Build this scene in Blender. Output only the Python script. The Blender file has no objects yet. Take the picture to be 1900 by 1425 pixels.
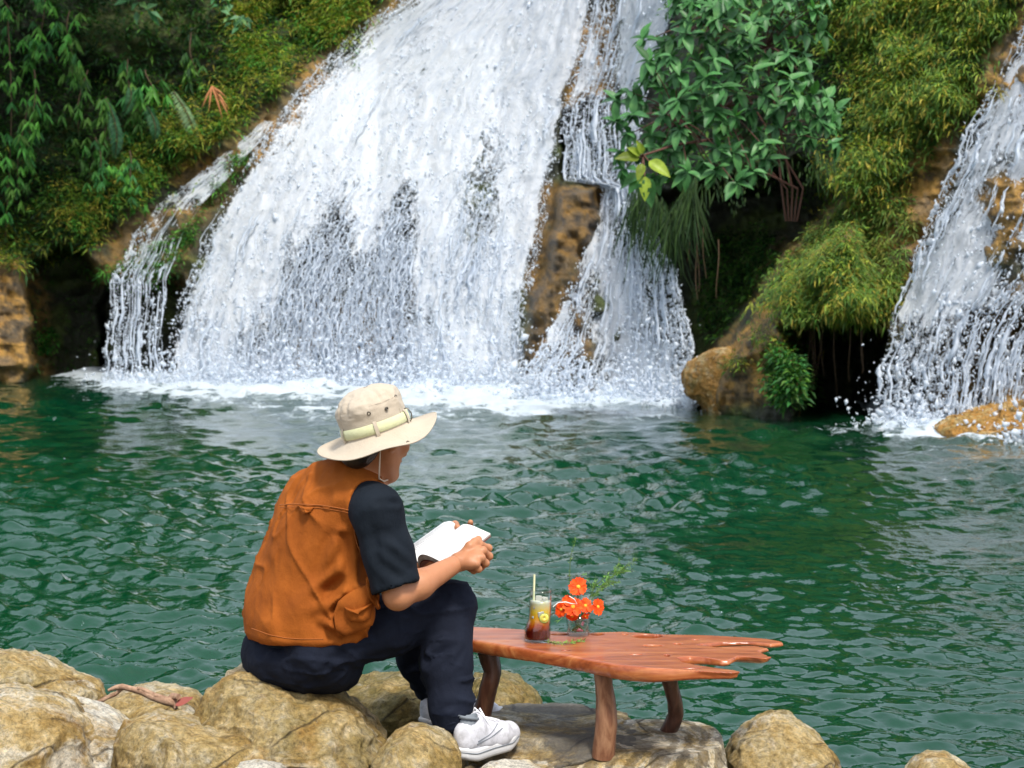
import bpy, math, random
import numpy as np
from mathutils import Vector, Matrix
random.seed(7)
RNG = np.random.default_rng(7)
R = math.radians
sc = bpy.context.scene
col = sc.collection

# ------------------------------------------------------------------ camera, sky, sun, exposure
FPX = 3500.0; PITCH = R(2.8); CAMZ = 1.6
cam_d = bpy.data.cameras.new('camera'); cam = bpy.data.objects.new('camera', cam_d); col.objects.link(cam)
cam.location = (0, 0, CAMZ); cam.rotation_euler = (R(90) - PITCH, 0, 0)
cam_d.sensor_width = 36; cam_d.lens = 36 * FPX / 1900
cam_d.clip_start = .1; cam_d.clip_end = 2000
cam_d.dof.use_dof = True; cam_d.dof.focus_distance = 5.25; cam_d.dof.aperture_fstop = 10
sc.camera = cam
w = bpy.data.worlds.new('World'); sc.world = w; w.use_nodes = True
nt = w.node_tree; bg = nt.nodes['Background']
sky = nt.nodes.new('ShaderNodeTexSky'); sky.sky_type = 'NISHITA'; sky.sun_disc = False
SUN_EL, SUN_AZ = R(58), R(160)          # azimuth measured clockwise from +Y (north): behind the camera, to its right
sky.sun_elevation = SUN_EL; sky.sun_rotation = SUN_AZ
sky.air_density = 1.0; sky.dust_density = 9.0; sky.ozone_density = 2.0; sky.altitude = 300
cl = nt.nodes.new('ShaderNodeMix'); cl.data_type = 'RGBA'; cl.inputs[0].default_value = .6      # thin even cloud over the clear sky
nt.links.new(sky.outputs[0], cl.inputs[6]); cl.inputs[7].default_value = (6.2, 7.0, 8.2, 1)
nt.links.new(cl.outputs[2], bg.inputs[0]); bg.inputs[1].default_value = .14
sun_d = bpy.data.lights.new('sun', 'SUN'); sun = bpy.data.objects.new('sun', sun_d); col.objects.link(sun)
sun_d.energy = 2.8; sun_d.angle = R(10); sun_d.color = (1, .955, .88)
sdir = Vector((math.sin(SUN_AZ) * math.cos(SUN_EL), math.cos(SUN_AZ) * math.cos(SUN_EL), math.sin(SUN_EL)))
sun.rotation_euler = sdir.to_track_quat('Z', 'Y').to_euler(); sun.location = (0, 0, 20)
sc.view_settings.view_transform = 'Standard'; sc.view_settings.look = 'None'
sc.view_settings.exposure = 0.48; sc.view_settings.gamma = 1
sc.cycles.use_denoising = True
sc.cycles.max_bounces = 10; sc.cycles.transparent_max_bounces = 16
sc.cycles.caustics_reflective = False; sc.cycles.caustics_refractive = False
sc.cycles.sample_clamp_indirect = 6

# ------------------------------------------------------------------ helpers
cP, sP = math.cos(PITCH), math.sin(PITCH)
def atv(u, v, Y):
    """world points at depth Y seen along photo directions (u, v): how distances were measured"""
    u = np.asarray(u, float); v = np.asarray(v, float); Y = np.asarray(Y, float)
    a = (u - 950) / FPX; b = (712.5 - v) / FPX
    dy = cP + b * sP; dz = -sP + b * cP
    k = Y / dy
    return np.stack(np.broadcast_arrays(a * k, Y, CAMZ + dz * k), -1)
def at(u, v, Y): return Vector(atv(u, v, Y).tolist())

_perm = np.random.default_rng(3).permutation(256).astype(np.int64)
_perm = np.concatenate([_perm, _perm])
_val = np.random.default_rng(5).random(256) * 2 - 1
def vn(P, seed=0):
    P = np.asarray(P, float) + seed * 17.31
    i = np.floor(P).astype(np.int64); f = P - i; i &= 255
    f = f * f * f * (f * (f * 6 - 15) + 10)
    x0, y0, z0 = i[..., 0], i[..., 1], i[..., 2]
    x1, y1, z1 = (x0 + 1) & 255, (y0 + 1) & 255, (z0 + 1) & 255
    def h(a, b, c): return _val[_perm[_perm[_perm[a] + b] + c]]
    fx, fy, fz = f[..., 0], f[..., 1], f[..., 2]
    a = h(x0, y0, z0) * (1 - fx) + h(x1, y0, z0) * fx
    b = h(x0, y1, z0) * (1 - fx) + h(x1, y1, z0) * fx
    c = h(x0, y0, z1) * (1 - fx) + h(x1, y0, z1) * fx
    d = h(x0, y1, z1) * (1 - fx) + h(x1, y1, z1) * fx
    return (a * (1 - fy) + b * fy) * (1 - fz) + (c * (1 - fy) + d * fy) * fz
def fbm(P, octv=4, seed=0, gain=.5, lac=2.03):
    P = np.asarray(P, float); s = 0; a = 1; n = 0
    for k in range(octv):
        s = s + a * vn(P * lac ** k, seed + k); n += a; a *= gain
    return s / n
def ridged(P, octv=4, seed=0):
    P = np.asarray(P, float); s = 0; a = 1; n = 0
    for k in range(octv):
        s = s + a * (1 - 2 * np.abs(vn(P * 2.1 ** k, seed + k))); n += a; a *= .5
    return s / n
def sstep(a, b, x):
    t = np.clip((x - a) / (b - a), 0, 1); return t * t * (3 - 2 * t)
def ip(x, xs, ys): return np.interp(x, xs, ys)

def mesh(name, V, F, mat, parent=None, smooth=True, attrs=None, uv=None, loc=None, link=True):
    """one mesh object from numpy arrays; F is (n,3) or (n,4), or a list of such arrays"""
    V = np.asarray(V, np.float32).reshape(-1, 3)
    base = np.zeros(3, np.float32)
    if loc is not None: base = np.asarray(loc, np.float32)
    V2 = V - base
    Fs = F if isinstance(F, list) else [F]
    Fs = [np.asarray(f, np.int32) for f in Fs if len(f)]
    me = bpy.data.meshes.new(name)
    me.vertices.add(len(V2)); me.vertices.foreach_set('co', V2.ravel())
    nl = sum(f.size for f in Fs); npoly = sum(len(f) for f in Fs)
    me.loops.add(nl); me.loops.foreach_set('vertex_index', np.concatenate([f.ravel() for f in Fs]))
    me.polygons.add(npoly)
    tot = np.concatenate([np.full(len(f), f.shape[1], np.int32) for f in Fs])
    st = np.concatenate([[0], np.cumsum(tot)[:-1]]).astype(np.int32)
    me.polygons.foreach_set('loop_start', st); me.polygons.foreach_set('loop_total', tot)
    me.polygons.foreach_set('use_smooth', np.full(npoly, smooth, bool))
    me.update(calc_edges=True)
    if attrs:
        for k, a in attrs.items():
            a = np.asarray(a, np.float32)
            if a.ndim == 1:
                t = me.attributes.new(k, 'FLOAT', 'POINT'); t.data.foreach_set('value', a)
            elif a.shape[1] == 3 or a.shape[1] == 4:
                t = me.attributes.new(k, 'FLOAT_COLOR', 'POINT')
                if a.shape[1] == 3: a = np.concatenate([a, np.ones((len(a), 1), np.float32)], 1)
                t.data.foreach_set('color', a.ravel())
            else:
                t = me.attributes.new(k, 'FLOAT2', 'POINT'); t.data.foreach_set('vector', a.ravel())
    if mat is not None: me.materials.append(mat)
    o = bpy.data.objects.new(name, me)
    if link: col.objects.link(o)
    o.location = base
    if parent is not None:
        o.parent = parent
        o.location = Vector(base.tolist()) - wloc(parent)
    return o
def wloc(o):
    l = Vector((0, 0, 0))
    while o is not None: l = l + o.location; o = o.parent
    return l
def empty(name, loc):
    o = bpy.data.objects.new(name, None); col.objects.link(o); o.location = Vector(tuple(loc)); o.empty_display_size = .1
    return o
def tag(o, label=None, cat=None, group=None, kind=None):
    if label: o['label'] = label
    if cat: o['category'] = cat
    if group: o['group'] = group
    if kind: o['kind'] = kind
    return o

# mesh pieces ---------------------------------------------------------------
class MB:
    def __init__(s): s.V = []; s.T = []; s.Q = []; s.n = 0
    def add(s, V, T=None, Q=None):
        V = np.asarray(V, float).reshape(-1, 3)
        if T is not None and len(T): s.T.append(np.asarray(T) + s.n)
        if Q is not None and len(Q): s.Q.append(np.asarray(Q) + s.n)
        s.V.append(V); s.n += len(V)
    def grid(s, G, closeu=False, closev=False):
        a, b = G.shape[:2]; I = np.arange(a * b).reshape(a, b)
        if closeu: I = np.vstack([I, I[:1]])
        if closev: I = np.hstack([I, I[:, :1]])
        Q = np.stack([I[:-1, :-1], I[1:, :-1], I[1:, 1:], I[:-1, 1:]], -1).reshape(-1, 4)
        s.add(G.reshape(-1, 3), Q=Q)
    def tube(s, P, r, n=8, caps=True):
        P = np.asarray([tuple(p) for p in P], float); m = len(P)
        r = np.broadcast_to(np.asarray(r, float), (m,)) if np.ndim(r) < 2 else np.asarray(r)
        T = np.gradient(P, axis=0); T /= np.linalg.norm(T, axis=1)[:, None] + 1e-9
        up = np.array([.13, .21, .97])
        if abs(T[0] @ up) > .9: up = np.array([1., .1, 0])
        A = np.cross(T, up); A /= np.linalg.norm(A, axis=1)[:, None] + 1e-9
        B = np.cross(T, A)
        th = np.linspace(0, 2 * np.pi, n, endpoint=False)
        G = P[:, None] + r[:, None, None] * (np.cos(th)[None, :, None] * A[:, None] + np.sin(th)[None, :, None] * B[:, None])
        s.grid(G, closev=True)
        if caps:
            for k, rev in ((0, 1), (m - 1, 0)):
                c = np.vstack([G[k], P[k:k + 1]]); T3 = [[i, (i + 1) % n, n] for i in range(n)]
                if rev: T3 = [t[::-1] for t in T3]
                s.add(c, T=T3)
    def box(s, c, h, rot=None):
        c = np.array(c, float); h = np.array(h, float)
        V = np.array([[x, y, z] for x in (-1, 1) for y in (-1, 1) for z in (-1, 1)], float) * h
        if rot is not None: V = V @ np.array(rot).T
        s.add(V + c, Q=[[0, 1, 3, 2], [4, 6, 7, 5], [0, 4, 5, 1], [2, 3, 7, 6], [0, 2, 6, 4], [1, 5, 7, 3]])
    def build(s, name, mat, parent=None, **k):
        F = []
        if s.T: F.append(np.concatenate(s.T))
        if s.Q: F.append(np.concatenate(s.Q))
        return mesh(name, np.concatenate(s.V), F, mat, parent, **k)

def nrm(a): a = np.asarray(a, float); return a / (np.linalg.norm(a, axis=-1, keepdims=True) + 1e-9)

# signed distance fields on a grid, meshed with surface nets --------------------
class Field:
    def __init__(s, lo, hi, h):
        s.lo = np.array(lo, float); s.h = h
        s.n = np.ceil((np.array(hi) - s.lo) / h).astype(int) + 1
        s.D = np.full(s.n, 1.0, np.float32)
    def sub(s, lo, hi):
        a = np.clip(np.floor((np.array(lo) - s.lo) / s.h).astype(int), 0, s.n - 1)
        b = np.clip(np.ceil((np.array(hi) - s.lo) / s.h).astype(int) + 1, 1, s.n)
        if (b <= a).any(): return None, None
        ax = [(s.lo[i] + s.h * np.arange(a[i], b[i])).astype(np.float32) for i in range(3)]
        P = np.stack(np.meshgrid(*ax, indexing='ij'), -1)
        return tuple(slice(a[i], b[i]) for i in range(3)), P
    def put(s, sl, d, k, op):
        D = s.D[sl]
        if op == 'add':
            if k > 0:
                h = np.clip(k - np.abs(D - d), 0, None) / k; s.D[sl] = np.minimum(D, d) - h * h * k * .25
            else: s.D[sl] = np.minimum(D, d)
        elif op == 'cut':
            d = -d
            if k > 0:
                h = np.clip(k - np.abs(D - d), 0, None) / k; s.D[sl] = np.maximum(D, d) + h * h * k * .25
            else: s.D[sl] = np.maximum(D, d)
    def cone(s, a, b, r1, r2, k=.02, op='add'):
        a = np.array(tuple(a)); b = np.array(tuple(b)); m = max(r1, r2) + k + .03
        sl, P = s.sub(np.minimum(a, b) - m, np.maximum(a, b) + m)
        if sl is None: return
        ba = b - a; t = np.clip(((P - a) @ ba) / (ba @ ba + 1e-12), 0, 1)
        d = np.linalg.norm(P - a - t[..., None] * ba, axis=-1) - (r1 + (r2 - r1) * t)
        s.put(sl, d, k, op)
    def chain(s, pts, rs, k=.02, op='add'):
        for i in range(len(pts) - 1): s.cone(pts[i], pts[i + 1], rs[i], rs[i + 1], k, op)
    def ell(s, c, rad, axes=None, k=.02, op='add'):
        c = np.array(tuple(c)); rad = np.array(rad, float); m = rad.max() + k + .03
        sl, P = s.sub(c - m, c + m)
        if sl is None: return
        q = P - c
        if axes is not None: q = q @ np.array([tuple(x) for x in axes]).T
        k0 = np.linalg.norm(q / rad, axis=-1); k1 = np.linalg.norm(q / rad ** 2, axis=-1) + 1e-9
        s.put(sl, k0 * (k0 - 1) / k1, k, op)
    def rbox(s, c, half, axes, r, k=.01, op='add'):
        c = np.array(tuple(c)); half = np.array(half, float); m = np.linalg.norm(half) + r + k + .02
        sl, P = s.sub(c - m, c + m)
        if sl is None: return
        q = np.abs((P - c) @ np.array([tuple(x) for x in axes]).T) - (half - r)
        d = np.linalg.norm(np.maximum(q, 0), axis=-1) + np.minimum(q.max(-1), 0) - r
        s.put(sl, d, k, op)
    def halfspace(s, p, n, k=0):       # keep the side the normal points away from
        n = nrm(n); ax = [s.lo[i] + s.h * np.arange(s.n[i]) for i in range(3)]
        d = (ax[0][:, None, None] * n[0] + ax[1][None, :, None] * n[1] + ax[2][None, None, :] * n[2] - float(np.dot(n, np.array(tuple(p))))).astype(np.float32)
        s.put((slice(None),) * 3, -d, k, 'cut')
    def nets(s):
        D = s.D; I = D < 0
        D = D.copy(); D[0] = D[-1] = 1; D[:, 0] = D[:, -1] = 1; D[:, :, 0] = D[:, :, -1] = 1; I = D < 0
        nx, ny, nz = D.shape
        c8 = [(i, j, k) for i in (0, 1) for j in (0, 1) for k in (0, 1)]
        cnt = sum(I[i:nx - 1 + i, j:ny - 1 + j, k:nz - 1 + k].astype(np.int8) for i, j, k in c8)
        act = (cnt > 0) & (cnt < 8)
        idx = np.full(act.shape, -1, np.int64); C = np.argwhere(act); idx[act] = np.arange(len(C))
        acc = np.zeros((len(C), 3)); num = np.zeros(len(C))
        for a in range(8):
            for b in range(a + 1, 8):
                ca, cb = np.array(c8[a]), np.array(c8[b])
                if np.abs(ca - cb).sum() != 1: continue
                da = D[tuple((C + ca).T)].astype(float); db = D[tuple((C + cb).T)].astype(float)
                m = (da < 0) != (db < 0)
                t = np.where(m, da / (da - db + 1e-20), 0)
                acc += np.where(m[:, None], ca + (cb - ca) * t[:, None], 0); num += m
        V = s.lo + s.h * (C + acc / num[:, None])
        Q = []
        for ax in range(3):
            sh = [0, 0, 0]; sh[ax] = 1
            A = I[:nx - sh[0], :ny - sh[1], :nz - sh[2]]; B = I[sh[0]:, sh[1]:, sh[2]:]
            E = np.argwhere(A != B); o1, o2 = [(1, 2), (2, 0), (0, 1)][ax]
            E = E[(E[:, o1] > 0) & (E[:, o2] > 0)]
            E = E[(E[:, 0] < nx - 1) & (E[:, 1] < ny - 1) & (E[:, 2] < nz - 1)]
            u = np.zeros(3, int); u[o1] = 1; w_ = np.zeros(3, int); w_[o2] = 1
            q = np.stack([idx[tuple(E.T)], idx[tuple((E - u).T)], idx[tuple((E - u - w_).T)], idx[tuple((E - w_).T)]], -1)
            fl = A[tuple(E.T)]
            q[~fl] = q[~fl][:, ::-1]; Q.append(q)
        Q = np.concatenate(Q); return V, Q[(Q >= 0).all(1)]
def vnormals(V, Q):
    a = V[Q[:, 2]] - V[Q[:, 0]]; b = V[Q[:, -1]] - V[Q[:, 1]]
    n = np.cross(a, b); N = np.zeros_like(V)
    for k in range(Q.shape[1]): np.add.at(N, Q[:, k], n)
    return nrm(N)

# materials -------------------------------------------------------------------
def mat(name, base=(.5, .5, .5), rough=.6, spec=.5, **k):
    m = bpy.data.materials.new(name); m.use_nodes = True
    b = m.node_tree.nodes['Principled BSDF']
    b.inputs['Base Color'].default_value = (*base, 1); b.inputs['Roughness'].default_value = rough
    b.inputs['Specular IOR Level'].default_value = spec
    for kk, v in k.items(): b.inputs[kk.replace('_', ' ')].default_value = v
    return m
class NT:
    def __init__(s, m): s.m = m; s.t = m.node_tree; s.b = s.t.nodes['Principled BSDF']
    def n(s, typ, **k):
        x = s.t.nodes.new('ShaderNode' + typ)
        for a, v in k.items(): setattr(x, a, v)
        return x
    def l(s, a, b): s.t.links.new(a, b)
    def coord(s, which='Object', scale=(1, 1, 1)):
        c = s.n('TexCoord'); mp = s.n('Mapping'); mp.inputs['Scale'].default_value = scale
        s.l(c.outputs[which], mp.inputs[0]); return mp.outputs[0]
    def geo(s, scale=(1, 1, 1)):
        c = s.n('NewGeometry'); mp = s.n('Mapping'); mp.inputs['Scale'].default_value = scale
        s.l(c.outputs['Position'], mp.inputs[0]); return mp.outputs[0]
    def noise(s, vec, scale=5, detail=4, rough=.55, dist=0, out='Fac'):
        x = s.n('TexNoise'); x.inputs['Scale'].default_value = scale; x.inputs['Detail'].default_value = detail
        x.inputs['Roughness'].default_value = rough; x.inputs['Distortion'].default_value = dist
        if vec is not None: s.l(vec, x.inputs['Vector'])
        return x.outputs[out]
    def ramp(s, fac, stops):
        x = s.n('ValToRGB'); e = x.color_ramp.elements
        while len(e) < len(stops): e.new(.5)
        for i, (p, c) in enumerate(stops):
            e[i].position = p; e[i].color = (*c, 1) if np.ndim(c) else (c, c, c, 1)
        s.l(fac, x.inputs[0]); return x.outputs[0]
    def mix(s, fac, a, b, mode='MIX'):
        x = s.n('Mix', data_type='RGBA', blend_type=mode)
        for i, v in ((0, fac), (6, a), (7, b)):
            if hasattr(v, 'is_linked'): s.l(v, x.inputs[i])
            elif np.ndim(v): x.inputs[i].default_value = (*v, 1)
            else: x.inputs[i].default_value = v if i == 0 else (v, v, v, 1)
        return x.outputs[2]
    def math(s, op, a, b=0., c=None):
        x = s.n('Math', operation=op)
        for i, v in enumerate((a, b) if c is None else (a, b, c)):
            if hasattr(v, 'is_linked'): s.l(v, x.inputs[i])
            else: x.inputs[i].default_value = v
        return x.outputs[0]
    def bump(s, h, strength=.5, dist=.02, prev=None):
        x = s.n('Bump'); x.inputs['Strength'].default_value = strength; x.inputs['Distance'].default_value = dist
        s.l(h, x.inputs['Height'])
        if prev is not None: s.l(prev, x.inputs['Normal'])
        s.l(x.outputs[0], s.b.inputs['Normal']); return x.outputs[0]
    def attr(s, name, out='Fac'):
        x = s.n('Attribute'); x.attribute_name = name; return x.outputs[out]
    def base(s, c): s.l(c, s.b.inputs['Base Color'])
# ------------------------------------------------------------------ polygons used to lay out the cliff
def polydist(u, v, poly):
    """signed distance in photo pixels, positive inside"""
    p = np.array(poly, float); q = np.roll(p, -1, 0)
    d = np.full(u.shape, 1e9); ins = np.zeros(u.shape, bool)
    for (x0, y0), (x1, y1) in zip(p, q):
        ex, ey = x1 - x0, y1 - y0
        t = np.clip(((u - x0) * ex + (v - y0) * ey) / (ex * ex + ey * ey + 1e-9), 0, 1)
        d = np.minimum(d, np.hypot(u - x0 - t * ex, v - y0 - t * ey))
        c = ((y0 > v) != (y1 > v)) & (u < (x1 - x0) * (v - y0) / (y1 - y0 + 1e-12) + x0)
        ins ^= c
    return np.where(ins, d, -d)
def blob(u, v, cx, cy, rx, ry, rot=0):
    c, s_ = math.cos(R(rot)), math.sin(R(rot)); x = (u - cx) * c + (v - cy) * s_; y = -(u - cx) * s_ + (v - cy) * c
    return np.exp(-((x / rx) ** 2 + (y / ry) ** 2))
YB_U = [-1500, -200, 0, 300, 700, 930, 1130, 1290, 1500, 1700, 1900, 2100, 3300]
YB_Y = [20, 33, 34, 33.5, 32, 30.5, 28.8, 26.4, 24.2, 22.6, 20.6, 18.5, 12]
def Y0(u, v):
    yb = ip(u, YB_U, YB_Y); z = CAMZ + (541 - v) / FPX * yb
    lean = ip(u, [0, 300, 700, 1100, 1300, 1600, 1900], [.35, .5, .62, .55, .35, .45, .6])
    dome = -.9 * blob(u, v, 640, 420, 260, 330, 20) - .35 * blob(u, v, 860, 560, 140, 300) + .8 * blob(u, v, 560, 20, 160, 120)
    return yb + lean * np.clip(z, 0, None) - .12 * np.clip(-z, 0, 3) + dome
RECESS = [
    ([(50, 480), (140, 430), (190, 520), (215, 720), (215, 830), (50, 830)], 2.4, 14),
    ([(185, 525), (330, 505), (350, 560), (330, 830), (185, 830)], 2.4, 9),
    ([(390, 560), (560, 440), (690, 350), (775, 330), (770, 520), (740, 640), (700, 830), (310, 830), (330, 700)], 1.9, 22),
    ([(1042, 200), (1130, 178), (1142, 330), (1036, 342)], 1.6, 7),
    ([(1150, 390), (1290, 330), (1500, 290), (1570, 370), (1450, 480), (1400, 560), (1330, 640), (1285, 700), (1275, 830), (1150, 830), (1150, 600)], 2.6, 16),
    ([(1440, 600), (1640, 590), (1655, 830), (1450, 830), (1490, 700)], 2.8, 10),
    ([(1690, 580), (1760, 555), (1960, 550), (1960, 640), (1870, 720), (1780, 770), (1740, 830), (1640, 830), (1650, 690)], 2.2, 12),
]
BULGE = [
    ([(1035, 350), (1110, 345), (1118, 400), (1085, 470), (1075, 560), (1110, 640), (1120, 830), (960, 830), (975, 680), (960, 620), (1005, 500)], -.9, 20),
    ([(-60, 470), (40, 470), (70, 560), (75, 830), (-60, 830)], -1.0, 24),
    ([(1590, 400), (1500, 470), (1420, 560), (1345, 640), (1310, 700), (1310, 830), (1500, 830), (1505, 660), (1540, 610), (1620, 560)], -1.3, 34),
]
FALLZONE = [(800, -80), (660, 60), (540, 190), (400, 400), (330, 600), (300, 830), (940, 830), (960, 620), (1010, 450), (1040, 200), (1110, -80)]
def Ysurf(u, v, noise=True):
    Y = Y0(u, v)
    wu = 9 * vn(np.stack([u / 26, v / 26, u * 0 + 3.3], -1)); wv = 9 * vn(np.stack([u / 26, v / 26, u * 0 + 8.3], -1))
    for poly, dep, e in RECESS + BULGE:
        d = polydist(u + wu, v + wv, poly); Y = Y + dep * sstep(-e * .3, e, d)
    if noise:
        P = np.stack([u / 95, v / 95, Y * .3], -1)
        k = 1 - .72 * sstep(-30, 30, polydist(u, v, FALLZONE))
        Y = Y - k * (.55 * fbm(P, 5, 11) + .18 * ridged(P * 3.1, 4, 21)) + .08 * (1 - k)
    return Y

# ------------------------------------------------------------------ cliff
OCH = [([(175, 490), (255, 385), (315, 300), (480, 240), (560, 130), (700, 20), (760, -40), (800, -40), (640, 130), (560, 260), (440, 330), (350, 420), (330, 520), (190, 530)], 36),
       ([(-60, 470), (50, 470), (85, 560), (85, 710), (-60, 720)], 25),
       ([(960, 340), (1125, 345), (1118, 420), (1080, 560), (1120, 740), (950, 740), (980, 600)], 14),
       ([(1280, 700), (1330, 640), (1410, 560), (1470, 590), (1500, 700), (1440, 740), (1300, 760)], 16),
       ([(1400, 560), (1440, 480), (1600, 330), (1750, 240), (1850, 60), (1960, -40), (1990, 400), (1700, 560), (1650, 620), (1480, 600)], 40),
       ([(1060, -60), (1140, -60), (1140, 200), (1045, 210)], 14),
       ([(540, 560), (760, 560), (760, 720), (540, 720)], 30), ([(1740, 560), (1960, 500), (1960, 820), (1720, 820)], 20)]
def build_cliff():
    us = np.concatenate([np.linspace(-1500, -180, 34)[:-1], np.arange(-180, 2080, 5.), np.linspace(2080, 3300, 40)])
    vs = np.concatenate([np.linspace(-420, -130, 30)[:-1], np.arange(-130, 835, 4.)])
    U, Vv = np.meshgrid(us, vs, indexing='ij'); Y = Ysurf(U, Vv)
    P = atv(U, Vv, Y)
    P[:, 0, 1] += 26; P[:, 0, 2] += 1.5; P[:, 1, 1] += 6; P[:, 1, 2] += .5
    oc = np.zeros(U.shape)
    for poly, e in OCH: oc = np.maximum(oc, sstep(-e, e, polydist(U, Vv, poly)))
    n1 = fbm(P * .9, 4, 3); n2 = fbm(P * 3.5, 4, 9); n3 = fbm(P * 9, 3, 15)
    soil = np.array([.030, .034, .016]); ochre = np.array([.44, .245, .055]); brown = np.array([.26, .17, .075]); moss = np.array([.085, .115, .02]); dark = np.array([.035, .035, .03])
    C = soil + (moss - soil) * sstep(-.05, .35, n1 + .5 * n2)[..., None] * .8
    o2 = ochre + (brown - ochre) * sstep(-.1, .3, n2)[..., None]
    o2 = o2 + (dark - o2) * (.75 * sstep(.05, .4, n1 * .6 + n3))[..., None]
    wetk = sstep(-10, 12, polydist(U, Vv, OCH[2][0])) * .5; o2 = o2 * (1 - wetk[..., None])
    C = C + (o2 - C) * (oc * sstep(-.45, -.05, n1 + .3 * n2))[..., None]
    m = MB(); m.grid(P)
    M = mat('wet cliff rock', rough=.45); N = NT(M)
    g = N.geo(); c = N.attr('tint', 'Color')
    f = N.noise(g, 7, 8, .65, .4); c2 = N.mix(1.0, c, N.ramp(f, [(.3, .45), (.52, 1.0), (.72, 1.5)]), 'MULTIPLY')
    N.base(c2); N.bump(N.noise(g, 5, 10, .7, .3), .9, .12)
    o = m.build('cliff', M, attrs={'tint': C.reshape(-1, 3)})
    tag(o, 'steep ochre and dark wet rock cliff that the waterfalls run down', None, kind='structure')
build_cliff()

# ------------------------------------------------------------------ pool
def build_water():
    NR, NC = 620, 860
    a = np.linspace(5600 / 41., 5600 / 4.3, NR); Yr = 5600 / a          # rows closer together near the bank, as the ripples there are
    uu = np.linspace(-650, 2550, NC)
    X = (uu[None] - 950) / FPX * Yr[:, None]; Y = np.broadcast_to(Yr[:, None], X.shape)
    rng = np.random.default_rng(4)
    wx = X + .22 * vn(np.stack([X * .9, Y * .9, X * 0], -1), 5); wy = Y + .22 * vn(np.stack([X * .9, Y * .9, X * 0], -1), 9)
    H = np.zeros_like(X); cell = np.maximum(Y * Y / 5600 * 2.1, Y / FPX * 3.7)
    for k in range(70):
        L = .068 * 13 ** (rng.random() ** 1.3); th = rng.normal(-1.65, .8); ph = rng.random() * 6.28
        kx, ky = math.cos(th) * 6.283 / L, math.sin(th) * 6.283 / L
        amp = .0060 * L ** .95 * (1.35 if L < .4 else .65)
        fade = np.clip(L / cell / 2.5 - .35, 0, 1)
        s_ = np.sin(kx * wx + ky * wy + ph); H += amp * fade * (s_ + .28 * s_ * s_)
    calm = .66 + .95 * fbm(np.stack([X * .35, Y * .22, X * 0], -1), 3, 40)
    far = ip(Y, [5, 9, 14, 24, 32], [.85, 1.25, 1.8, 2.8, 3.4])
    P3 = np.stack([X * 2.1, Y * 2.1, X * 0], -1)
    H = H * calm * far * 1.25 + .006 * ridged(P3 * 1.0, 4, 60) * far * np.clip(1.4 - cell * 6, 0, 1)
    # foam where the falls land
    U = X / np.maximum(Y, .1) * FPX + 950; v = 541 + 5600 / Y
    vb = ip(U, [-200, 130, 200, 350, 600, 900, 1000, 1130, 1280, 1300, 1420, 1560, 1640, 1750, 1900, 2300], [690, 690, 702, 712, 716, 722, 730, 736, 748, 740, 700, 700, 784, 796, 812, 850])
    wid = ip(U, [-200, 70, 130, 300, 500, 700, 950, 1130, 1270, 1320, 1500, 1560, 1640, 1760, 1900, 2300], [14, 10, 18, 36, 54, 58, 56, 40, 34, 6, 3, 20, 32, 24, 20, 26])
    fo = 1 - sstep(.05, 1.1, (v - vb) / wid * 1.0 + .75 * fbm(np.stack([X * 1.3, Y * .8, X * 0], -1), 4, 70))
    fo = np.maximum(fo, .5 * blob(U, v, 700, 770, 260, 24) + .4 * blob(U, v, 200, 720, 120, 12) + .35 * blob(U, v, 1560, 800, 130, 10))
    Hf = .07 * fo * (fbm(np.stack([X * 3, Y * 2, X * 0], -1), 4, 80) + .5)
    far_lumps = .16 * sstep(.6, 1, fo) * np.clip(fbm(np.stack([X * 1.5, Y * .8, X * 0], -1), 3, 90) + .25, 0, 1)
    Z = H + Hf + far_lumps
    m = MB(); m.grid(np.stack([X, Y, Z], -1))
    tone = sstep(5, 30, Y) * .5 + .5 * sstep(-3, 5, X) + .3 * fbm(np.stack([X * .3, Y * .15, X * 0], -1), 3, 33)
    M = mat('pool water', rough=.02, spec=.5); N = NT(M); N.b.inputs['IOR'].default_value = 1.5
    g = N.geo(); foam = N.attr('foam'); tn = N.attr('tone')
    body = N.ramp(tn, [(0, (.000, .040, .014)), (.5, (.001, .036, .015)), (1, (.006, .034, .013))])
    gs = N.geo((1, .45, 1)); fn = N.noise(gs, 5, 8, .72, .5)
    fm = N.math('ADD', foam, N.math('MULTIPLY', N.math('SUBTRACT', fn, .5), 2.0))
    fmask = N.ramp(fm, [(.36, 0.), (.62, 1.)])
    vor = N.n('TexVoronoi'); vor.inputs['Scale'].default_value = 3.2; N.l(N.geo((1, .8, 0)), vor.inputs['Vector'])
    speck = N.math('LESS_THAN', vor.outputs['Distance'], N.math('MULTIPLY', N.math('SUBTRACT', N.noise(g, .5, 2), .36), .13))
    fall = N.math('MAXIMUM', fmask, N.math('MULTIPLY', speck, .8))
    N.base(N.mix(fall, body, (.50, .57, .62)))
    N.l(N.ramp(fall, [(0, .035), (1, .6)]), N.b.inputs['Roughness'])
    n1 = N.noise(N.geo((1, .6, 1)), 9, 3, .55, .25); b1 = N.bump(n1, .22, .05)
    n2 = N.noise(N.geo((1, .6, 1)), 34, 2, .5, .2); N.bump(n2, .10, .012, b1)
    o = m.build('pool_water', M, attrs={'foam': fo.ravel(), 'tone': tone.ravel()})
    tag(o, 'rippled emerald green pool below the falls, foaming where they land', None, kind='structure')
build_water()

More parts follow.
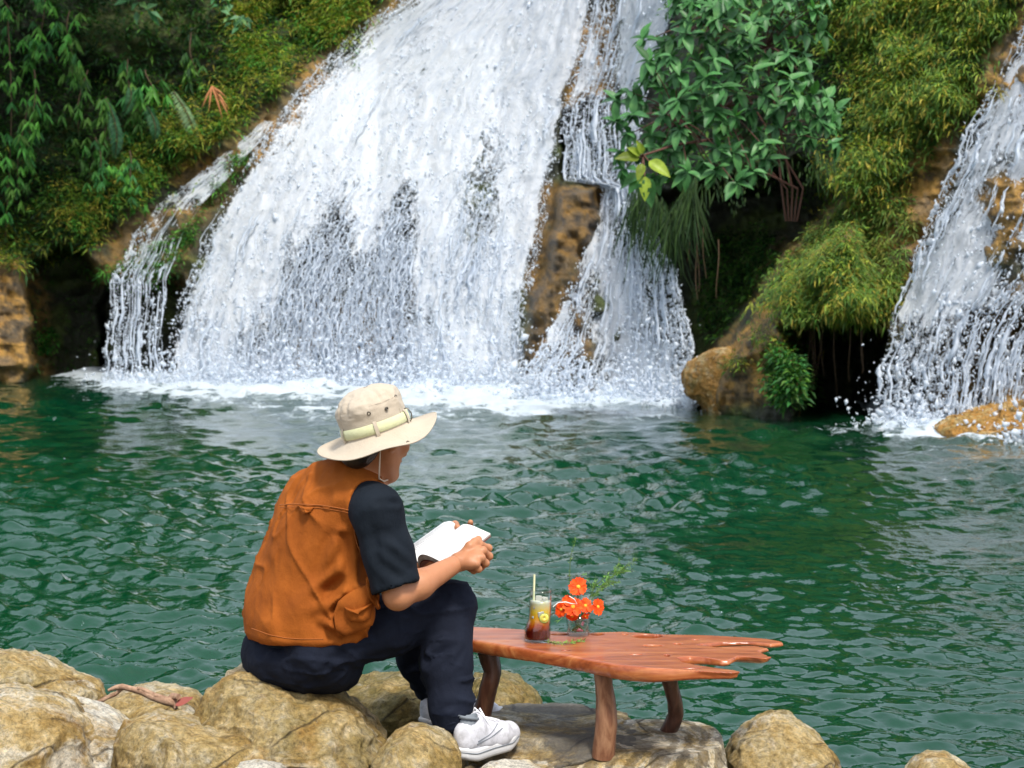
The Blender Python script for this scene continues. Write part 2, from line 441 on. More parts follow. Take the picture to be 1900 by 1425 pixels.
def build_ground():
    xs = np.linspace(-30, 30, 260); ys = np.linspace(-14, 6.4, 120); X, Y = np.meshgrid(xs, ys, indexing='ij')
    Z = ip(Y, [-14, 2, 4.6, 5.3, 5.9, 6.4], [1.0, .25, .12, .0, -.25, -.7]) + .05 * fbm(np.stack([X * 2, Y * 2, X * 0], -1), 4)
    m = MB(); m.grid(np.stack([X, Y, Z], -1)[:, ::-1])
    M = mat('bank soil', rough=.9); N = NT(M); g = N.geo()
    N.base(N.ramp(N.noise(g, 6, 8, .7), [(.3, (.05, .04, .02)), (.6, (.16, .12, .06))])); N.bump(N.noise(g, 30, 6, .7), .8, .03)
    tag(m.build('river_bank', M), 'brown stony bank under the boulders', None, kind='structure')
build_ground()

# ------------------------------------------------------------------ white water
def water_mat():
    M = mat('white water', (.80, .85, .90), .35, .4); N = NT(M)
    N.b.inputs['Subsurface Weight'].default_value = 0
    xy = N.attr('flow', 'Vector'); cov = N.attr('cover')
    def sc_(v, s3):
        mp = N.n('Mapping'); mp.inputs['Scale'].default_value = s3; N.l(v, mp.inputs[0]); return mp.outputs[0]
    warp = N.noise(sc_(xy, (2, 1, 1)), 1.5, 3, .5, 0, 'Color')
    va = N.n('VectorMath', operation='MULTIPLY_ADD'); N.l(warp, va.inputs[0]); va.inputs[1].default_value = (.35, .35, 0); N.l(xy, va.inputs[2]); w2 = va.outputs[0]
    n1 = N.noise(sc_(w2, (1, .28, 1)), 9, 7, .68, .6)
    n2 = N.noise(sc_(w2, (1, .55, 1)), 22, 5, .7, .8)
    nn = N.math('ADD', N.math('MULTIPLY', n1, .62), N.math('MULTIPLY', n2, .38))
    a = N.math('ADD', nn, N.math('SUBTRACT', N.math('MULTIPLY', cov, .62),   .62 - .155))
    al = N.ramp(a, [(.44, 0.), (.53, 1.)])
    N.base(N.ramp(nn, [(.30, (.56, .65, .78)), (.44, (.76, .83, .92)), (.56, (.90, .94, .98))]))  # bluish shadow tint between the white streaks put into the colour
    N.bump(nn, .7, .07)
    t = N.n('BsdfTranslucent'); t.inputs[0].default_value = (.85, .9, .95, 1); mx = N.n('MixShader'); mx.inputs[0].default_value = .4
    tp = N.n('BsdfTransparent'); m2 = N.n('MixShader'); N.l(al, m2.inputs[0]); N.l(tp.outputs[0], m2.inputs[1]); N.l(mx.outputs[0], m2.inputs[2])
    N.l(N.b.outputs[0], mx.inputs[1]); N.l(t.outputs[0], mx.inputs[2]); N.l(m2.outputs[0], N.t.nodes['Material Output'].inputs[0])
    return M
WATER = water_mat()
def frothy(name, c, rough, tr=.45):
    M = mat(name, c, rough, .3); N = NT(M); t = N.n('BsdfTranslucent'); t.inputs[0].default_value = (*c, 1)
    mx = N.n('MixShader'); mx.inputs[0].default_value = tr
    N.l(N.b.outputs[0], mx.inputs[1]); N.l(t.outputs[0], mx.inputs[2]); N.l(mx.outputs[0], N.t.nodes['Material Output'].inputs[0]); return M
DROP = frothy('white spray', (.86, .91, .97), .5, .55)
STRAND = frothy('falling strand', (.84, .90, .97), .4, .55)

def flecks_mesh(P, D, L, Wd, rng):
    """elongated jittered octahedra along D"""
    n = len(P); D = nrm(D); up = np.broadcast_to([.2, -1., .1], D.shape); A = nrm(np.cross(D, up)); B = np.cross(D, A)
    L = L[:, None]; Wd = Wd[:, None]; j = lambda: rng.uniform(.5, 1.3, (n, 1))
    sk = rng.normal(0, .35, (n, 3)) * L * .5
    V = np.stack([P + D * L * .5 * j(), P - D * L * .5 * j() + sk, P + A * Wd * .5 * j(), P - A * Wd * .5 * j() + sk * .3, P + B * Wd * .5 * j(), P - B * Wd * .5 * j()], 1)
    T = np.array([[0, 2, 4], [0, 4, 3], [0, 3, 5], [0, 5, 2], [1, 4, 2], [1, 3, 4], [1, 5, 3], [1, 2, 5]])
    F = (np.arange(n) * 6)[:, None, None] + T[None]
    return V.reshape(-1, 3), F.reshape(-1, 3)
def strand_mesh(C, W):
    """C (n,m,3) polylines, W (n,m) half widths: three sided tubes"""
    n, m, _ = C.shape
    off = np.array([[-1, 0, 0], [.5, -.8, 0], [.5, .8, 0]], float)
    V = C[:, :, None] + W[:, :, None, None] * off[None, None]
    I = np.arange(n * m * 3).reshape(n, m, 3)
    Q = []
    for k in range(3):
        k2 = (k + 1) % 3
        Q.append(np.stack([I[:, :-1, k], I[:, 1:, k], I[:, 1:, k2], I[:, :-1, k2]], -1).reshape(-1, 4))
    return V.reshape(-1, 3), np.concatenate(Q)

def make_fall(label, v0, v1, XL, XR, cover, offs, n_fleck, n_strand, n_drop, basev, wild=1., seed=1, nb=0, smin=lambda v: 1.):
    rng = np.random.default_rng(seed)
    vk = np.array([k for k, _ in XL]); xl = lambda v: ip(v, [a for a, _ in XL], [b for _, b in XL]); xr = lambda v: ip(v, [a for a, _ in XR], [b for _, b in XR])
    xl0, xr0 = xl, xr; wob = lambda v, k: vn(np.stack([v / 34, v * 0 + k + seed, v * 0], -1)) * 6 + vn(np.stack([v / 11, v * 0 + k + seed, v * 0], -1), 3) * .8
    xl = lambda v: xl0(v) + wob(np.asarray(v, float), 1.3); xr = lambda v: xr0(v) + wob(np.asarray(v, float), 7.7)
    def pos(s, v, out=0.):
        u = xl(v) + (xr(v) - xl(v)) * s
        return u, atv(u, v, Y0(u, v) - offs(u, v) - out)
    ub, pb = pos(.5, v1); root = empty('waterfall', pb.tolist()); tag(root, label, 'waterfall')
    # sheet
    ns, nv = 150, 260
    s, v = np.meshgrid(np.linspace(0, 1, ns), np.linspace(v0, v1, nv), indexing='ij')
    u, P = pos(s, v)
    q = np.stack([s * np.mean(xr(v) - xl(v)) / FPX * 30 * 1.6, P[..., 2] * .6, s * 0 + seed], -1)
    relief = .12 * fbm(q * 1.5, 4, seed) + .05 * ridged(q * np.array([5, 3, 1]), 3, seed + 3)
    u, P = pos(s, v, relief)
    cv = cover(u, v)
    edge = sstep(0, .05, s) * sstep(0, .05, 1 - s); cv = cv * (.35 + .65 * edge)
    wm = np.mean(xr(v) - xl(v)) / FPX * 30 * s
    dl = np.cumsum(np.concatenate([np.zeros((ns, 1)), np.linalg.norm(np.diff(P, axis=1), axis=-1)], 1), 1)
    m = MB(); m.grid(P)
    o = m.build('water_sheet', WATER, root, attrs={'flow': np.stack([wm, dl], -1).reshape(-1, 2), 'cover': cv.ravel()})
    # flecks of white water over the sheet
    def sample(n, wfun):
        out = []; tot = 0
        while tot < n:
            s = rng.random(n * 2); v = v0 + (v1 - v0) * rng.random(n * 2)
            wdt = (xr(v) - xl(v)); u = xl(v) + wdt * s
            k = rng.random(n * 2) * (xr(np.array(vk)).max() - xl(np.array(vk)).min()) * .55 < wdt * wfun(u, v)
            out.append(np.stack([s[k], v[k]], 1)); tot += k.sum()
        return np.concatenate(out)[:n].T
    s, v = sample(n_fleck, lambda u, v: np.clip(1.2 - cover(u, v), .16, 1) * np.clip(cover(u, v) * 1.6 - .05, .03, 1))
    out = rng.gamma(1.6, .028, n_fleck) * wild - .085
    u, p = pos(s, v, out); _, p2 = pos(s, v + 6, out); D = p2 - p + rng.normal(0, .05, p.shape)
    L = rng.gamma(2.0, .017, n_fleck) * ip(v, [v0, v1], [.9, 1.25]); W_ = L * rng.uniform(.3, .75, n_fleck)
    Vm, F = flecks_mesh(p, D, L, W_, rng)
    mesh('white_water', Vm, F, DROP, root, attrs=None)['kind'] = 'stuff'
    # strands: thin ropes of water
    if n_strand:
        s, v = sample(n_strand, lambda u, v: np.clip(1.02 - cover(u, v), .0, 1) ** 1.3 * sstep(0, .25, cover(u, v) + .12) * smin(v) + .002)
        m_ = 9; t = np.linspace(0, 1, m_)[None]
        ln = rng.uniform(25, 120, n_strand)
        vv = np.minimum(v[:, None] + ln[:, None] * t, v1); ph = rng.random(n_strand)[:, None] * 9
        wig = .004 * np.sin(t * 9 + ph) + .0035 * np.sin(t * 23 + ph * 3) + np.cumsum(rng.normal(0, .0016, (n_strand, m_)), 1)
        u_, C = pos(np.clip(s[:, None] + wig, 0, 1), vv, (rng.random(n_strand) * .25)[:, None] + 0 * t)
        Wd = rng.gamma(2.2, .0042, n_strand)[:, None] * np.sin(np.pi * (t * .92 + .04)) ** .6 * (1 + .5 * rng.normal(0, 1, (n_strand, m_)).clip(-1, 2))
        Vm, F = strand_mesh(C, np.abs(Wd) + .0015)
        mesh('water_strand', Vm, F, STRAND, root)['kind'] = 'stuff'
    if n_drop:
        s, v = sample(n_drop, lambda u, v: np.clip(1.1 - cover(u, v), .03, 1) * (.35 + sstep(v0, v1, v)))
        s = s + rng.normal(0, .01, n_drop)
        u, p = pos(s, v, rng.gamma(1.5, .12, n_drop) * wild)
        r = rng.gamma(2.4, .0062, n_drop).clip(.003, .05)
        Vm, F = flecks_mesh(p, np.tile([[0.05, 0, -1.]], (n_drop, 1)) + rng.normal(0, .3, (n_drop, 3)), r * 2.1, r * 1.3, rng)
        mesh('droplet', Vm, F, DROP, root)['kind'] = 'stuff'
    if nb:      # splash where it lands
        s = rng.random(nb); u, p = pos(s, np.full(nb, float(v1)))
        p = p + np.stack([rng.normal(0, .25, nb), -np.abs(rng.normal(0, .55, nb)), rng.exponential(.16, nb)], 1)
        p[:, 2] = np.maximum(p[:, 2] - p[:, 2].min() * 0, 0.0) * 1.0
        p[:, 2] = rng.exponential(.17, nb) * (.4 + cover(u, np.full(nb, v1 - 20.)))
        r = rng.gamma(2, .009, nb)
        Vm, F = flecks_mesh(p, rng.normal(0, 1, (nb, 3)), r * 2.4, r * 1.5, rng)
        mesh('splash', Vm, F, DROP, root)['kind'] = 'stuff'
    return root

def cov_main(u, v):
    c = np.ones(u.shape)
    # thin over the rock along the top left rim
    c -= .42 * sstep(95, -10, u - ip(v, [-60, 60, 180, 300, 480, 700], [790, 655, 540, 455, 362, 300])) * sstep(330, 200, v)
    c -= .62 * blob(u, v, 742, 430, 26, 95, 4) + .45 * blob(u, v, 715, 520, 40, 90, 8)
    c -= .98 * blob(u, v, 645, 585, 100, 95, 10) + .30 * blob(u, v, 480, 630, 60, 60) + .30 * blob(u, v, 590, 480, 45, 70, 25)
    c -= .28 * blob(u, v, 905, 330, 45, 120, 4) + .2 * blob(u, v, 880, 420, 40, 90) + .25 * blob(u, v, 620, 420, 40, 90, 12)
    c -= .35 * blob(u, v, 1092, 60, 16, 90, -4) + .35 * blob(u, v, 1075, 150, 12, 60)
    c -= .3 * blob(u, v, 975, 640, 40, 90, -8) + .2 * blob(u, v, 370, 560, 26, 90, 8) 
    c -= .13 * sstep(.1, .5, fbm(np.stack([u / 40, v / 110, u * 0], -1), 3, 5))
    return np.clip(c, 0, 1)
make_fall('main broad white waterfall fanning down the cliff behind the reader', -70, 722,
    [(-70, 800), (0, 735), (60, 655), (120, 590), (180, 540), (240, 497), (300, 462), (360, 420), (420, 388), (480, 362), (560, 336), (640, 312), (722, 298)],
    [(-70, 1128), (0, 1115), (100, 1090), (190, 1052), (240, 1045), (340, 1026), (440, 1006), (520, 992), (600, 985), (700, 990), (722, 992)],
    cov_main, lambda u, v: .22 + .0 * u, 30000, 1150, 11000, 722, seed=3, nb=9000, smin=lambda v: .06 + sstep(300, 430, v))
def cov_right(u, v):
    c = np.full(u.shape, .92)
    c -= .5 * blob(u, v, 1128, 60, 22, 120) + .8 * blob(u, v, 1095, 262, 60, 78)
    c -= .35 * blob(u, v, 1220, 520, 40, 130) + .3 * blob(u, v, 1160, 420, 40, 60) + .3 * blob(u, v, 1265, 620, 30, 120)
    c -= .62 * blob(u, v, 1060, 690, 60, 60) + .55 * blob(u, v, 1085, 560, 26, 60)
    return np.clip(c, 0, 1)
make_fall('right hand arm of the main waterfall, dropping behind the broad leaved shrub', -70, 742,
    [(-70, 1112), (0, 1104), (100, 1080), (185, 1050), (250, 1046), (335, 1045), (345, 1118), (400, 1112), (480, 1072), (560, 1038), (640, 1000), (700, 968), (742, 960)],
    [(-70, 1275), (0, 1262), (60, 1240), (120, 1215), (185, 1200), (340, 1190), (420, 1215), (500, 1255), (600, 1282), (742, 1288)],
    cov_right, lambda u, v: .2 + .75 * sstep(600, 700, v) * sstep(1130, 1080, u) + .8 * sstep(380, 470, v) * sstep(1110, 1060, u), 10000, 420, 5000, 742, seed=5, nb=3000)
def cov_side(u, v):
    c = np.full(u.shape, .68) + .10 * sstep(390, 330, v) + .22 * vn(np.stack([u / 16, v / 40, u * 0], -1), 4)
    c -= .3 * sstep(470, 530, v); xlv = ip(v, [230, 400, 520, 700], [478, 265, 215, 195])
    c -= .42 * sstep(25, 75, u - xlv) * sstep(360, 420, v)
    return np.clip(c, 0, 1)
make_fall('narrow side stream sliding off the ochre ledge at the left of the falls', 225, 704,
    [(225, 488), (250, 462), (300, 400), (340, 345), (380, 285), (430, 250), (520, 205), (620, 200), (704, 190)],
    [(225, 512), (250, 500), (300, 452), (340, 412), (380, 375), (430, 345), (520, 312), (620, 306), (704, 300)],
    cov_side, lambda u, v: .12 + .3 * sstep(400, 520, v), 2600, 120, 700, 704, seed=8, nb=500)
def cov_far(u, v):
    c = np.full(u.shape, .88)
    xl = ip(v, [-60, 60, 240, 450, 560, 780], [1960, 1890, 1790, 1710, 1670, 1625]); e = u - xl
    c -= .3 * sstep(60, 0, e) * sstep(520, 420, v) + .2 * blob(u, v, 1840, 330, 26, 90, 25)
    c -= .55 * sstep(110, 150, e) * sstep(540, 620, v) + .22 * sstep(560, 620, v)
    c -= .35 * blob(u, v, 1870, 500, 30, 60) 
    return np.clip(c, 0, 1)
make_fall('second waterfall at the far right of the cliff, breaking into ropes over a dark hollow', -80, 792,
    [(-80, 1990), (0, 1925), (60, 1890), (150, 1842), (240, 1795), (350, 1745), (450, 1708), (560, 1668), (640, 1640), (792, 1622)],
    [(-80, 2300), (0, 2280), (240, 2230), (450, 2150), (560, 2050), (640, 1990), (792, 1960)],
    cov_far, lambda u, v: .2 + .1 * sstep(500, 640, v), 10000, 460, 2600, 792, seed=12, nb=2500)
# ------------------------------------------------------------------ vegetation
def leaf_mat(name, attr=True, base=(.05, .12, .03), rough=.5, trans=.3):
    M = mat(name, base, rough, .25); N = NT(M)
    if attr: c = N.attr('tint', 'Color')
    else:
        oi = N.n('ObjectInfo'); c = N.ramp(oi.outputs['Random'], [(0, tuple(b * .62 for b in base)), (.6, base), (1, tuple(b * 1.5 for b in base))])
    c2 = N.mix(1.0, c, N.ramp(N.noise(N.geo(), 14, 3), [(.3, .7), (.7, 1.25)]), 'MULTIPLY'); N.base(c2)
    tr = N.n('BsdfTranslucent'); N.l(N.mix(1.0, c2, (1.3, 1.5, .5), 'MULTIPLY'), tr.inputs[0])
    mx = N.n('MixShader'); mx.inputs[0].default_value = trans
    out = N.t.nodes['Material Output']; N.l(N.b.outputs[0], mx.inputs[1]); N.l(tr.outputs[0], mx.inputs[2]); N.l(mx.outputs[0], out.inputs[0])
    return M
LEAF = leaf_mat('foliage'); STEM = mat('woody stem', (.10, .06, .03), .8); DRYM = mat('dry leaf', (.42, .17, .06), .7)
def leafmesh(P, D, Nn, L, W, droop=.25):
    P, D, Nn = np.asarray(P, float), nrm(D), np.asarray(Nn, float)
    A = nrm(np.cross(D, Nn)); Nn = np.cross(A, D); L = np.asarray(L)[:, None]; W = np.asarray(W)[:, None]
    mid = P + D * L * .45; dn = np.array([0, 0, -1.])
    V = np.stack([P, mid + A * W * .5 + Nn * W * .18 + dn * L * droop * .25, mid + dn * L * droop * .25, mid - A * W * .5 + Nn * W * .18 + dn * L * droop * .25, P + D * L + dn * L * droop], 1)
    T = np.array([[0, 1, 2], [0, 2, 3], [1, 4, 2], [2, 4, 3]]); F = (np.arange(len(P)) * 5)[:, None, None] + T
    return V.reshape(-1, 3), F.reshape(-1, 3)
class Leaves:
    def __init__(s): s.V = []; s.F = []; s.C = []; s.n = 0
    def add(s, P, D, N, L, W, C, droop=.25):
        V, F = leafmesh(P, D, N, L, W, droop); s.V.append(V); s.F.append(F + s.n); s.n += len(V)
        s.C.append(np.repeat(np.broadcast_to(C, (len(P), 3)), 5, 0))
    def build(s, name, parent=None, **k):
        return mesh(name, np.concatenate(s.V), np.concatenate(s.F), LEAF, parent, smooth=False, attrs={'tint': np.concatenate(s.C)}, **k)
def pick(rng, n, cols, p=None):
    c = np.array(cols)[rng.choice(len(cols), n, p=p)]; return c * rng.uniform(.6, 1.4, (n, 1))
DK = [(.012, .045, .014), (.025, .085, .018), (.055, .16, .025), (.10, .22, .035)]
YG = [(.18, .28, .03), (.29, .34, .045), (.36, .30, .045), (.09, .18, .025)]
FRESH = [(.08, .28, .045), (.14, .38, .06), (.04, .17, .04)]

def tufts(LV, u, v, rng, blades, L, W, cols, out=.05, spread=.9, p=None, up=.45):
    """clusters of drooping blades growing from the rock at photo directions u, v"""
    n = len(u); P = atv(u, v, Ysurf(u, v) - out)
    P = np.repeat(P, blades, 0); m = len(P)
    D = nrm(np.stack([rng.normal(0, spread, m), -rng.uniform(.25, 1.1, m), rng.normal(up, .55, m)], 1))
    D = D
    P = P + D * rng.random((m, 1)) * .10 + rng.normal(0, .035, (m, 3))
    Nn = nrm(np.stack([rng.normal(0, .5, m), -rng.random(m) * .6, np.ones(m)], 1))
    C = np.repeat(pick(rng, n, cols, p), blades, 0) * rng.uniform(.75, 1.3, (m, 1))
    l = L * rng.uniform(.55, 1.4, m)
    LV.add(P, D, Nn, l, l * W, C, .45)
def zone(rng, n, poly, bias=None):
    p = np.array(poly, float); lo, hi = p.min(0), p.max(0); U = []; V = []; t = 0
    while t < n:
        u = rng.uniform(lo[0], hi[0], n * 3); v = rng.uniform(lo[1], hi[1], n * 3); k = polydist(u, v, poly) > 0
        if bias is not None: k &= rng.random(n * 3) < bias(u, v)
        U.append(u[k]); V.append(v[k]); t += k.sum()
    return np.concatenate(U)[:n], np.concatenate(V)[:n]

def left_bank():
    rng = np.random.default_rng(21)
    # dense undergrowth on the steep left bank
    poly = [(-150, -90), (790, -90), (720, -20), (600, 90), (480, 200), (405, 262), (320, 318), (232, 385), (165, 465), (60, 500), (-150, 470)]
    LV = Leaves(); u, v = zone(rng, 3300, poly)
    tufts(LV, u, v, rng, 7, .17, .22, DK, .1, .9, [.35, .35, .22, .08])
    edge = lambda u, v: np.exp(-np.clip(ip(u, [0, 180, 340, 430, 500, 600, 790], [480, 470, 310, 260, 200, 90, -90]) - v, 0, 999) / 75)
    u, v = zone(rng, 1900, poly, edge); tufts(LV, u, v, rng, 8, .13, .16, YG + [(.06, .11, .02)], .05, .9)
    u, v = zone(rng, 500, [(420, 60), (720, -70), (560, -70), (400, 30)]); tufts(LV, u, v, rng, 10, .15, .12, YG, .15)
    u, v = zone(rng, 1500, [(-900, -200), (-150, -90), (-150, 470), (-900, 560)]); tufts(LV, u, v, rng, 7, .26, .26, DK, .1)
    for cx, cy, r, n in ((475, 95, 55, 260), (600, 40, 60, 240), (650, 5, 50, 150), (420, 190, 60, 150), (330, 250, 60, 160), (250, 330, 60, 180), (150, 390, 60, 160)):
        uu = rng.normal(cx, r * .5, n); vv = rng.normal(cy, r * .5, n); tufts(LV, uu, vv, rng, 9, .13, .14, YG + FRESH[:1], .35)
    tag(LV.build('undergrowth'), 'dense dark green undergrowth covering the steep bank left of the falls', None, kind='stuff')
    # moss and small plants on ledges in the hollow and beside the side stream
    L2 = Leaves()
    u, v = zone(rng, 500, [(130, 490), (200, 500), (330, 430), (360, 400), (400, 330), (440, 280), (470, 290), (380, 400), (330, 500), (320, 545), (240, 550)])
    tufts(L2, u, v, rng, 8, .10, .2, FRESH + DK[1:], .05)
    u, v = zone(rng, 170, [(40, 500), (180, 500), (200, 690), (60, 690)]); tufts(L2, u, v, rng, 6, .08, .3, DK, .03)
    u, v = zone(rng, 60, [(60, 620), (100, 610), (100, 660), (65, 660)]); tufts(L2, u, v, rng, 7, .09, .4, FRESH, .1)
    tag(L2.build('moss'), 'moss and small wet plants on the ledges around the narrow side stream', None, kind='stuff')
left_bank()

def hanging_spray(cu, cv, ln, lean, n, lab, cols, size=.2, out=.8, wid=.2, seed=1):
    size *= 1.15; n = int(n * 1.2)
    """a drooping leafy branch: one stem with clusters of narrow leaves"""
    rng = np.random.default_rng(seed); Y = float(Ysurf(np.array([cu]), np.array([cv]), False)[0]) - out
    t = np.linspace(0, 1, 12); uu = cu + lean * t + 6 * np.sin(t * 5 + seed); vv = cv + ln * t
    S = atv(uu, vv, Y - .25 * np.sin(t * 3)); root = empty('hanging_branch', S[0].tolist())
    mb = MB(); mb.tube(S, np.linspace(.014, .004, 12), 5); mb.build('stem', STEM, root)
    LV = Leaves(); k = rng.choice(12, n) + rng.random(n) - .5; k = np.clip(k, 0, 11)
    B = np.stack([np.interp(k, range(12), S[:, i]) for i in range(3)], 1)
    az = rng.random(n) * 6.28; D0 = np.stack([np.cos(az), np.sin(az) * .8 - .2, -.2 + 0 * az], 1)
    B2 = B + D0 * rng.uniform(.02, .3, (n, 1)); m = 6
    P = np.repeat(B2, m, 0); az2 = rng.random(n * m) * 6.28
    D = nrm(np.stack([np.cos(az2) * .45, np.sin(az2) * .45 - .15, -rng.uniform(.5, 1.1, n * m)], 1))
    Nn = nrm(np.stack([rng.normal(0, .3, n * m), -np.ones(n * m), .5 + 0 * az2], 1)); l = size * rng.uniform(.6, 1.25, n * m)
    LV.add(P, D, Nn, l, l * wid, np.repeat(pick(rng, n, cols), m, 0), .1)
    LV.build('leaf', root)['kind'] = 'stuff'
    tag(root, lab, 'branch', 'leafy branches hanging over the left bank')
BR = [(95, -60, 190, -40, 34, 'leafy branch hanging from the top edge at the far left corner', FRESH, .2, 1.2), (15, 10, 480, 0, 30, 'long thin hanging branch running down the left edge of the photo', FRESH, .2, 1.6),
      (60, 130, 170, 0, 22, 'short leafy branch just inside the left edge, midway down the bank', FRESH, .2, 1.2), (45, 190, 180, -10, 20, 'drooping branch low at the left edge above the brown rock', FRESH + DK[2:], .2, 1.1),
      (160, 130, 140, -20, 18, 'dark branch right of the left edge sprays', DK[1:], .22, .7), (240, 110, 130, 10, 22, 'bamboo like branch above the two fern fronds', DK[2:] + FRESH[2:], .24, .8),
      (275, 130, 70, 12, 12, 'bright narrow leaved branch right above the pale fern', FRESH, .24, 1.), (200, 180, 120, -20, 18, 'branch of narrow leaves left of the middle fern', DK[2:], .24, .9),
      (175, 255, 110, 20, 24, 'bright green branch spreading over the lower bank', FRESH, .18, .9), (235, 280, 100, 20, 26, 'fresh green branch just above the side stream', FRESH, .16, .8),
      (350, 60, 90, 20, 16, 'dark drooping branch near the dry brown leaf', DK[1:], .2, .8), (130, 20, 110, 0, 22, 'branch of pale tipped leaves below the top left corner', FRESH + DK[2:], .22, 1.1)]
for i, b in enumerate(BR): hanging_spray(*b, seed=30 + i)

def broad_branch(cu, cv, tu, tv, n, lab, seed, size=.26, out=1.4, cols=((.05, .16, .06), (.12, .26, .12), (.16, .30, .10))):
    rng = np.random.default_rng(seed); Y = float(Ysurf(np.array([cu]), np.array([max(cv, 0)]), False)[0]) - out
    t = np.linspace(0, 1, 10); S = atv(cu + (tu - cu) * t, cv + (tv - cv) * t ** 1.6, Y - .3 * t)
    root = empty('broad_leaved_branch', S[0].tolist()); mb = MB(); mb.tube(S, np.linspace(.02, .006, 10), 5); mb.build('stem', STEM, root)
    LV = Leaves(); k = rng.uniform(2, 9.3, n); P = np.stack([np.interp(k, range(10), S[:, i]) for i in range(3)], 1) + rng.normal(0, .10, (n, 3))
    D = nrm(np.stack([rng.normal(.15, .7, n), rng.normal(-.3, .5, n), rng.normal(-.45, .4, n)], 1)); Nn = nrm(np.stack([rng.normal(0, .3, n), -.8 + 0 * k, .8 + 0 * k], 1))
    l = size * rng.uniform(.7, 1.2, n); LV.add(P, D, Nn, l, l * .5, pick(rng, n, cols), .2); LV.build('leaf', root)['kind'] = 'stuff'
    tag(root, lab, 'branch')
broad_branch(190, -90, 265, 20, 22, 'bright broad leaved branch dipping into the top left of the photo', 61, .3)
broad_branch(300, -80, 450, 45, 60, 'pale green broad leaved branch reaching right from the top edge', 62, .22)
broad_branch(-60, -50, 35, 40, 16, 'branch with a few large light green leaves in the top left corner', 63, .34, 2.)

def fern(cu, cv, tu, tv, lab, seed, out=.9, w=.17, colr=(.12, .24, .09)):
    rng = np.random.default_rng(seed); Y = float(Ysurf(np.array([cu]), np.array([cv]), False)[0]) - out
    m = 26; t = np.linspace(0, 1, m); S = atv(cu + (tu - cu) * t + 10 * np.sin(t * 3), cv + (tv - cv) * t, Y - .35 * np.sin(t * 2.2))
    root = empty('fern_frond', S[0].tolist()); mb = MB(); mb.tube(S, np.linspace(.008, .003, m), 4); mb.build('stem', STEM, root)
    LV = Leaves(); T = nrm(np.gradient(S, axis=0))
    for sg in (-1, 1):
        D = nrm(np.array([sg * .9, -.2, -.1]) + T * .55 + rng.normal(0, .06, (m, 3)))
        l = w * np.sin(np.pi * (t * .85 + .12)) + .02; LV.add(S, D, np.tile([0, -.9, .5], (m, 1)), l, l * .2 + .012, np.array(colr) * rng.uniform(.7, 1.3, (m, 1)), .25)
    LV.build('leaflet', root)['kind'] = 'stuff'; tag(root, lab, 'fern', 'fern fronds hanging on the left bank')
fern(200, 190, 212, 290, 'dark green fern frond hanging left of the others on the bank', 71, .95, .16, (.05, .16, .07))
fern(268, 190, 285, 260, 'middle fern frond between the dark one and the pale one', 72, .8, .13, (.04, .13, .05))
fern(322, 170, 360, 265, 'pale green fern frond nearest the dry brown leaf', 73, 1., .16, (.16, .26, .12))
fern(240, 150, 225, 215, 'small fern frond half hidden above the dark frond', 74, .7, .12, (.04, .14, .05))

def dry_leaf():
    Y = float(Ysurf(np.array([400.]), np.array([190.]), False)[0]) - .8; p0 = at(393, 160, Y); root = empty('dry_frond', p0); 
    for du, dv in ((-18, 40), (-6, 48), (12, 36), (28, 22), (32, 44), (20, 62), (36, 64)):
        P = atv(393 + np.array([0, .5, 1.]) * du, 160 + np.array([0, .45, 1.]) * dv, Y - np.array([0, .12, .05])); mb = MB(); mb.tube(P, [.012, .022, .004], 5); mb.build('leaflet', DRYM, root)
    tag(root, 'dry orange brown frond hanging beside the upper left rim of the falls', 'dead leaf')
dry_leaf()

def canopy():
    """trees that lean over the left bank from above the frame: they shade it and show in the pool"""
    rng = np.random.default_rng(91)
    for i, (x, y, z, r, lab) in enumerate(((-12.5, 30, 10.8, 3.2, 'dark tree leaning over the far left of the bank, above the frame'), (-8.6, 31.5, 10.6, 3.0, 'dark tree over the middle of the left bank, above the frame'), (-14.5, 26, 9.5, 3.2, 'dark tree outside the frame at the left of the pool'))):
        root = empty('overhanging_tree', (x - 1, y + 5, z - 3)); mb = MB()
        mb.tube([(x - 1, y + 5, z - 3), (x - .6, y + 3, z - 1.2), (x, y + 1, z - .2), (x, y - 1, z + .3)], [.22, .17, .12, .05], 8); mb.build('trunk', STEM, root)
        n = 2600; c = rng.normal(0, 1, (26, 3)) * [r * .5, r * .5, r * .22] + [x, y, z]
        P = c[rng.integers(0, 26, n)] + rng.normal(0, .55, (n, 3)); P[:, 2] = np.maximum(P[:, 2], 1.6 + P[:, 1] * .158)
        LV = Leaves(); D = nrm(rng.normal(0, 1, (n, 3)) * [1, 1, .5] + [0, 0, -.4]); l = rng.uniform(.2, .42, n)
        LV.add(P, D, nrm(rng.normal(0, .4, (n, 3)) + [0, 0, 1]), l, l * .45, pick(rng, n, DK), .2); LV.build('crown', root)['kind'] = 'stuff'
        tag(root, lab, 'tree')
canopy()

